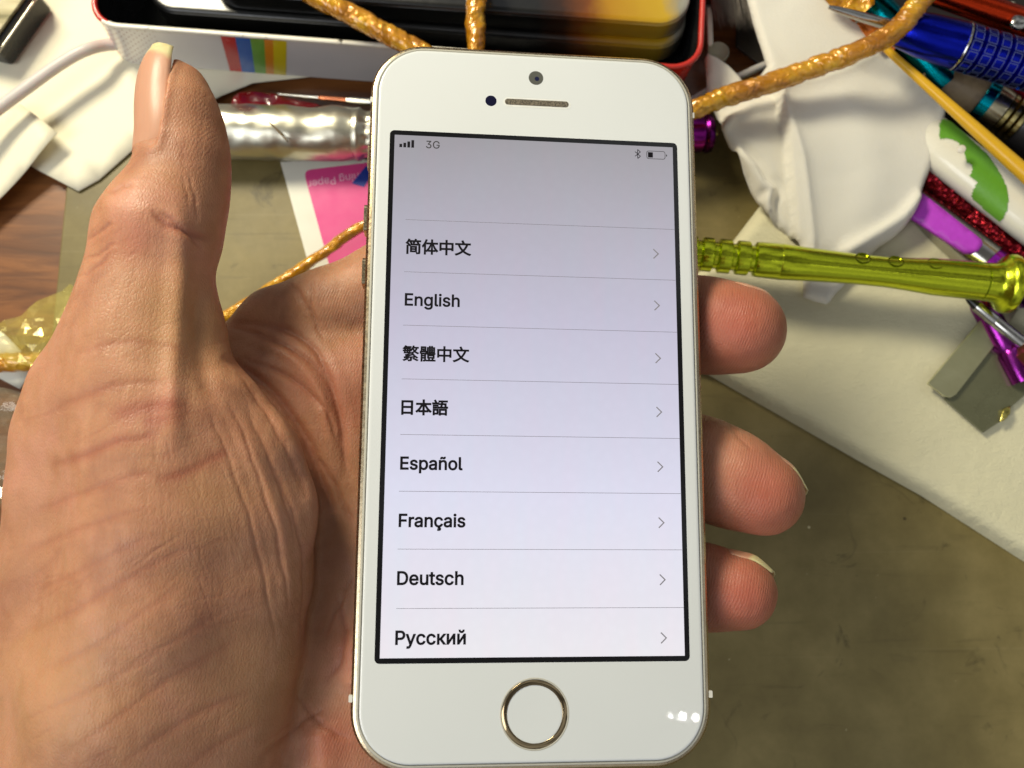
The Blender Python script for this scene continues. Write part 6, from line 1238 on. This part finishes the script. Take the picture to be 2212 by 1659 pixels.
corkm = Mat('mottled_cork'); corkm.set(color=corkm.ramp(corkm.noise(160, 6), [(.3, srgb(84, 66, 46)), (.6, srgb(136, 118, 90))]), rough=.5, coat=.3)
lathe_px('barrel', a, along(a, b, .40), [(0, 30), (.1, 42), (.9, 46), (1, 42)], corkm.m, ck_)
lathe_px('teal_ring', along(a, b, .40), along(a, b, .47), [(0, 46), (.1, 48), (.9, 48), (1, 46)], anod('teal_ring', srgb(0, 150, 170), .18), ck_)
lathe_px('silver_ring', along(a, b, .47), along(a, b, .56), [(0, 46), (.5, 46), (1, 44)], plain('dull_silver', srgb(190, 180, 150), .22, 1.0), ck_)
gld = anod('pale_gold', srgb(206, 190, 128), .2)
for q in (.56, .605, .65): lathe_px('gold_ring', along(a, b, q), along(a, b, q + .04), [(0, 38), (.2, 44), (.8, 44), (1, 38)], gld, ck_)
lathe_px('dark_end', along(a, b, .69), b, [(0, 44), (.1, 46), (1, 46)], plain('dark_plastic', srgb(40, 38, 40), .4), ck_)
o = lathe_px('crimson_pen', (1990, 95, 5), (2330, 290, 6), [(0, 26), (1, 28)], anod('crimson', srgb(140, 24, 40), .25)); tag(o, 'crimson pen mostly hidden between the blue tool and the brown barrel', 'pen')

# --- second violet cap under the bit
o = lathe_px('violet_cap', (2112, 640, 6.5), (2212, 822, 7.5), [(0, 18), (.1, 26), (.6, 26), (.65, 22), (.7, 26), (1, 26)], anod('violet', srgb(150, 50, 150), .25)); tag(o, 'violet metal cap lying under the steel bit', 'cap')

# --- amber tape scraps
o = sheet('tape_scrap', PP([(1785, -60), (1885, -60), (1892, 5), (1860, 30), (1815, 14), (1770, -20)], 20), lambda x, y: 19 + 1.8 * nz(x, y, .3, 1), 1.2, amber.m, thick=.15, sm=False); tag(o, 'crumpled amber tape scrap at the top edge above the silver nose', 'tape scrap')
o = sheet('tape_scrap', PP([(1838, 34), (1900, 48), (1935, 75), (1932, 108), (1905, 112), (1870, 82)], 16), lambda x, y: 16 + 1.4 * nz(x, y, .35, 6), 1.0, plain('orange_tape', srgb(196, 106, 28), .2, .2, coat=.6), thick=.15, sm=False); tag(o, 'orange tape scrap between the cloth and the blue tool', 'tape scrap')

# --- brush head with grey bristles, white strip and round tab right of the tin
br = thing('bristle_brush', 'dark brush with pale grey bristles between the tin and the cloth', 'brush')
prism('brush_head', PP([(1520, -90), (1650, -90), (1650, -28), (1525, -28)], 12), 4, 12, plain('brush_wood', srgb(60, 40, 26), .5), br, .6)
rn = random.Random(4); v = []; f = []
for i in range(420):
    u = 1530 + 115 * rn.random(); L = 60 + 40 * rn.random(); z = 5 + 6 * rn.random()
    p0 = Vector(P(u, -30, z)); p1 = Vector(P(u + 10 + 12 * rn.random(), -30 + L, z - 2 + 2 * rn.random())); w = .13; n0 = len(v)
    s_ = (p1 - p0).cross(Vector((0, 0, 1))).normalized() * w
    v += [tuple(p0 + s_), tuple(p0 - s_), tuple(p1)]; v += [tuple(p0 + Vector((0, 0, w * 2)))]
    f += [(n0, n0 + 1, n0 + 2), (n0 + 1, n0 + 3, n0 + 2), (n0 + 3, n0, n0 + 2)]
mesh_obj('bristles', v, f, plain('bristle', srgb(150, 142, 130), .5), br)
o = prism('white_strip', PP([(1527, 16), (1535, 14), (1539, 30), (1541, 95), (1530, 100)], 7), 5, 7, wpl, None, .2); tag(o, 'narrow white plastic strip beside the red tin corner', 'strip')
tabm = plain('beige_silicone', srgb(176, 168, 142), .35, var=.05, sss=.2)
c = P(1552, 112, 6)
t = thing('round_tab', 'round beige plastic tab between the tin and the cloth', 'tab')
rr = 23 * PX(1552, 112, 6)
ring_loft('disc', [[(c[0] + k_ * rr * math.cos(x * math.pi / 20), c[1] + k_ * rr * math.sin(x * math.pi / 20), z_) for x in range(40)] for k_, z_ in ((1, 4.8), (1.02, 5.6), (1, 6.2), (.93, 6.4), (.88, 6.0))], tabm, t, True, True)
o = prism('white_piece', PP([(2118, -6), (2192, 2), (2204, 14), (2196, 40), (2160, 30)], 9), 6, 9, wpl, None, .5); tag(o, 'white plastic piece at the top edge beyond the red tube', 'plastic piece')
o = prism('shade_underlay', [P(1590, 100, 1)[:2], P(1590, -150, 1)[:2], P(2500, -150, 1)[:2], P(2500, 420, 1)[:2], P(2000, 420, 1)[:2]], -1.9 + 2, 1.2, plain('shade_underlay', srgb(34, 24, 16), .5, var=.2), None, .3); tag(o, 'dark brown tray standing in for the shade under the pile of tools and pens', 'underlay')  # dark sheet added in place of the shade among the tools
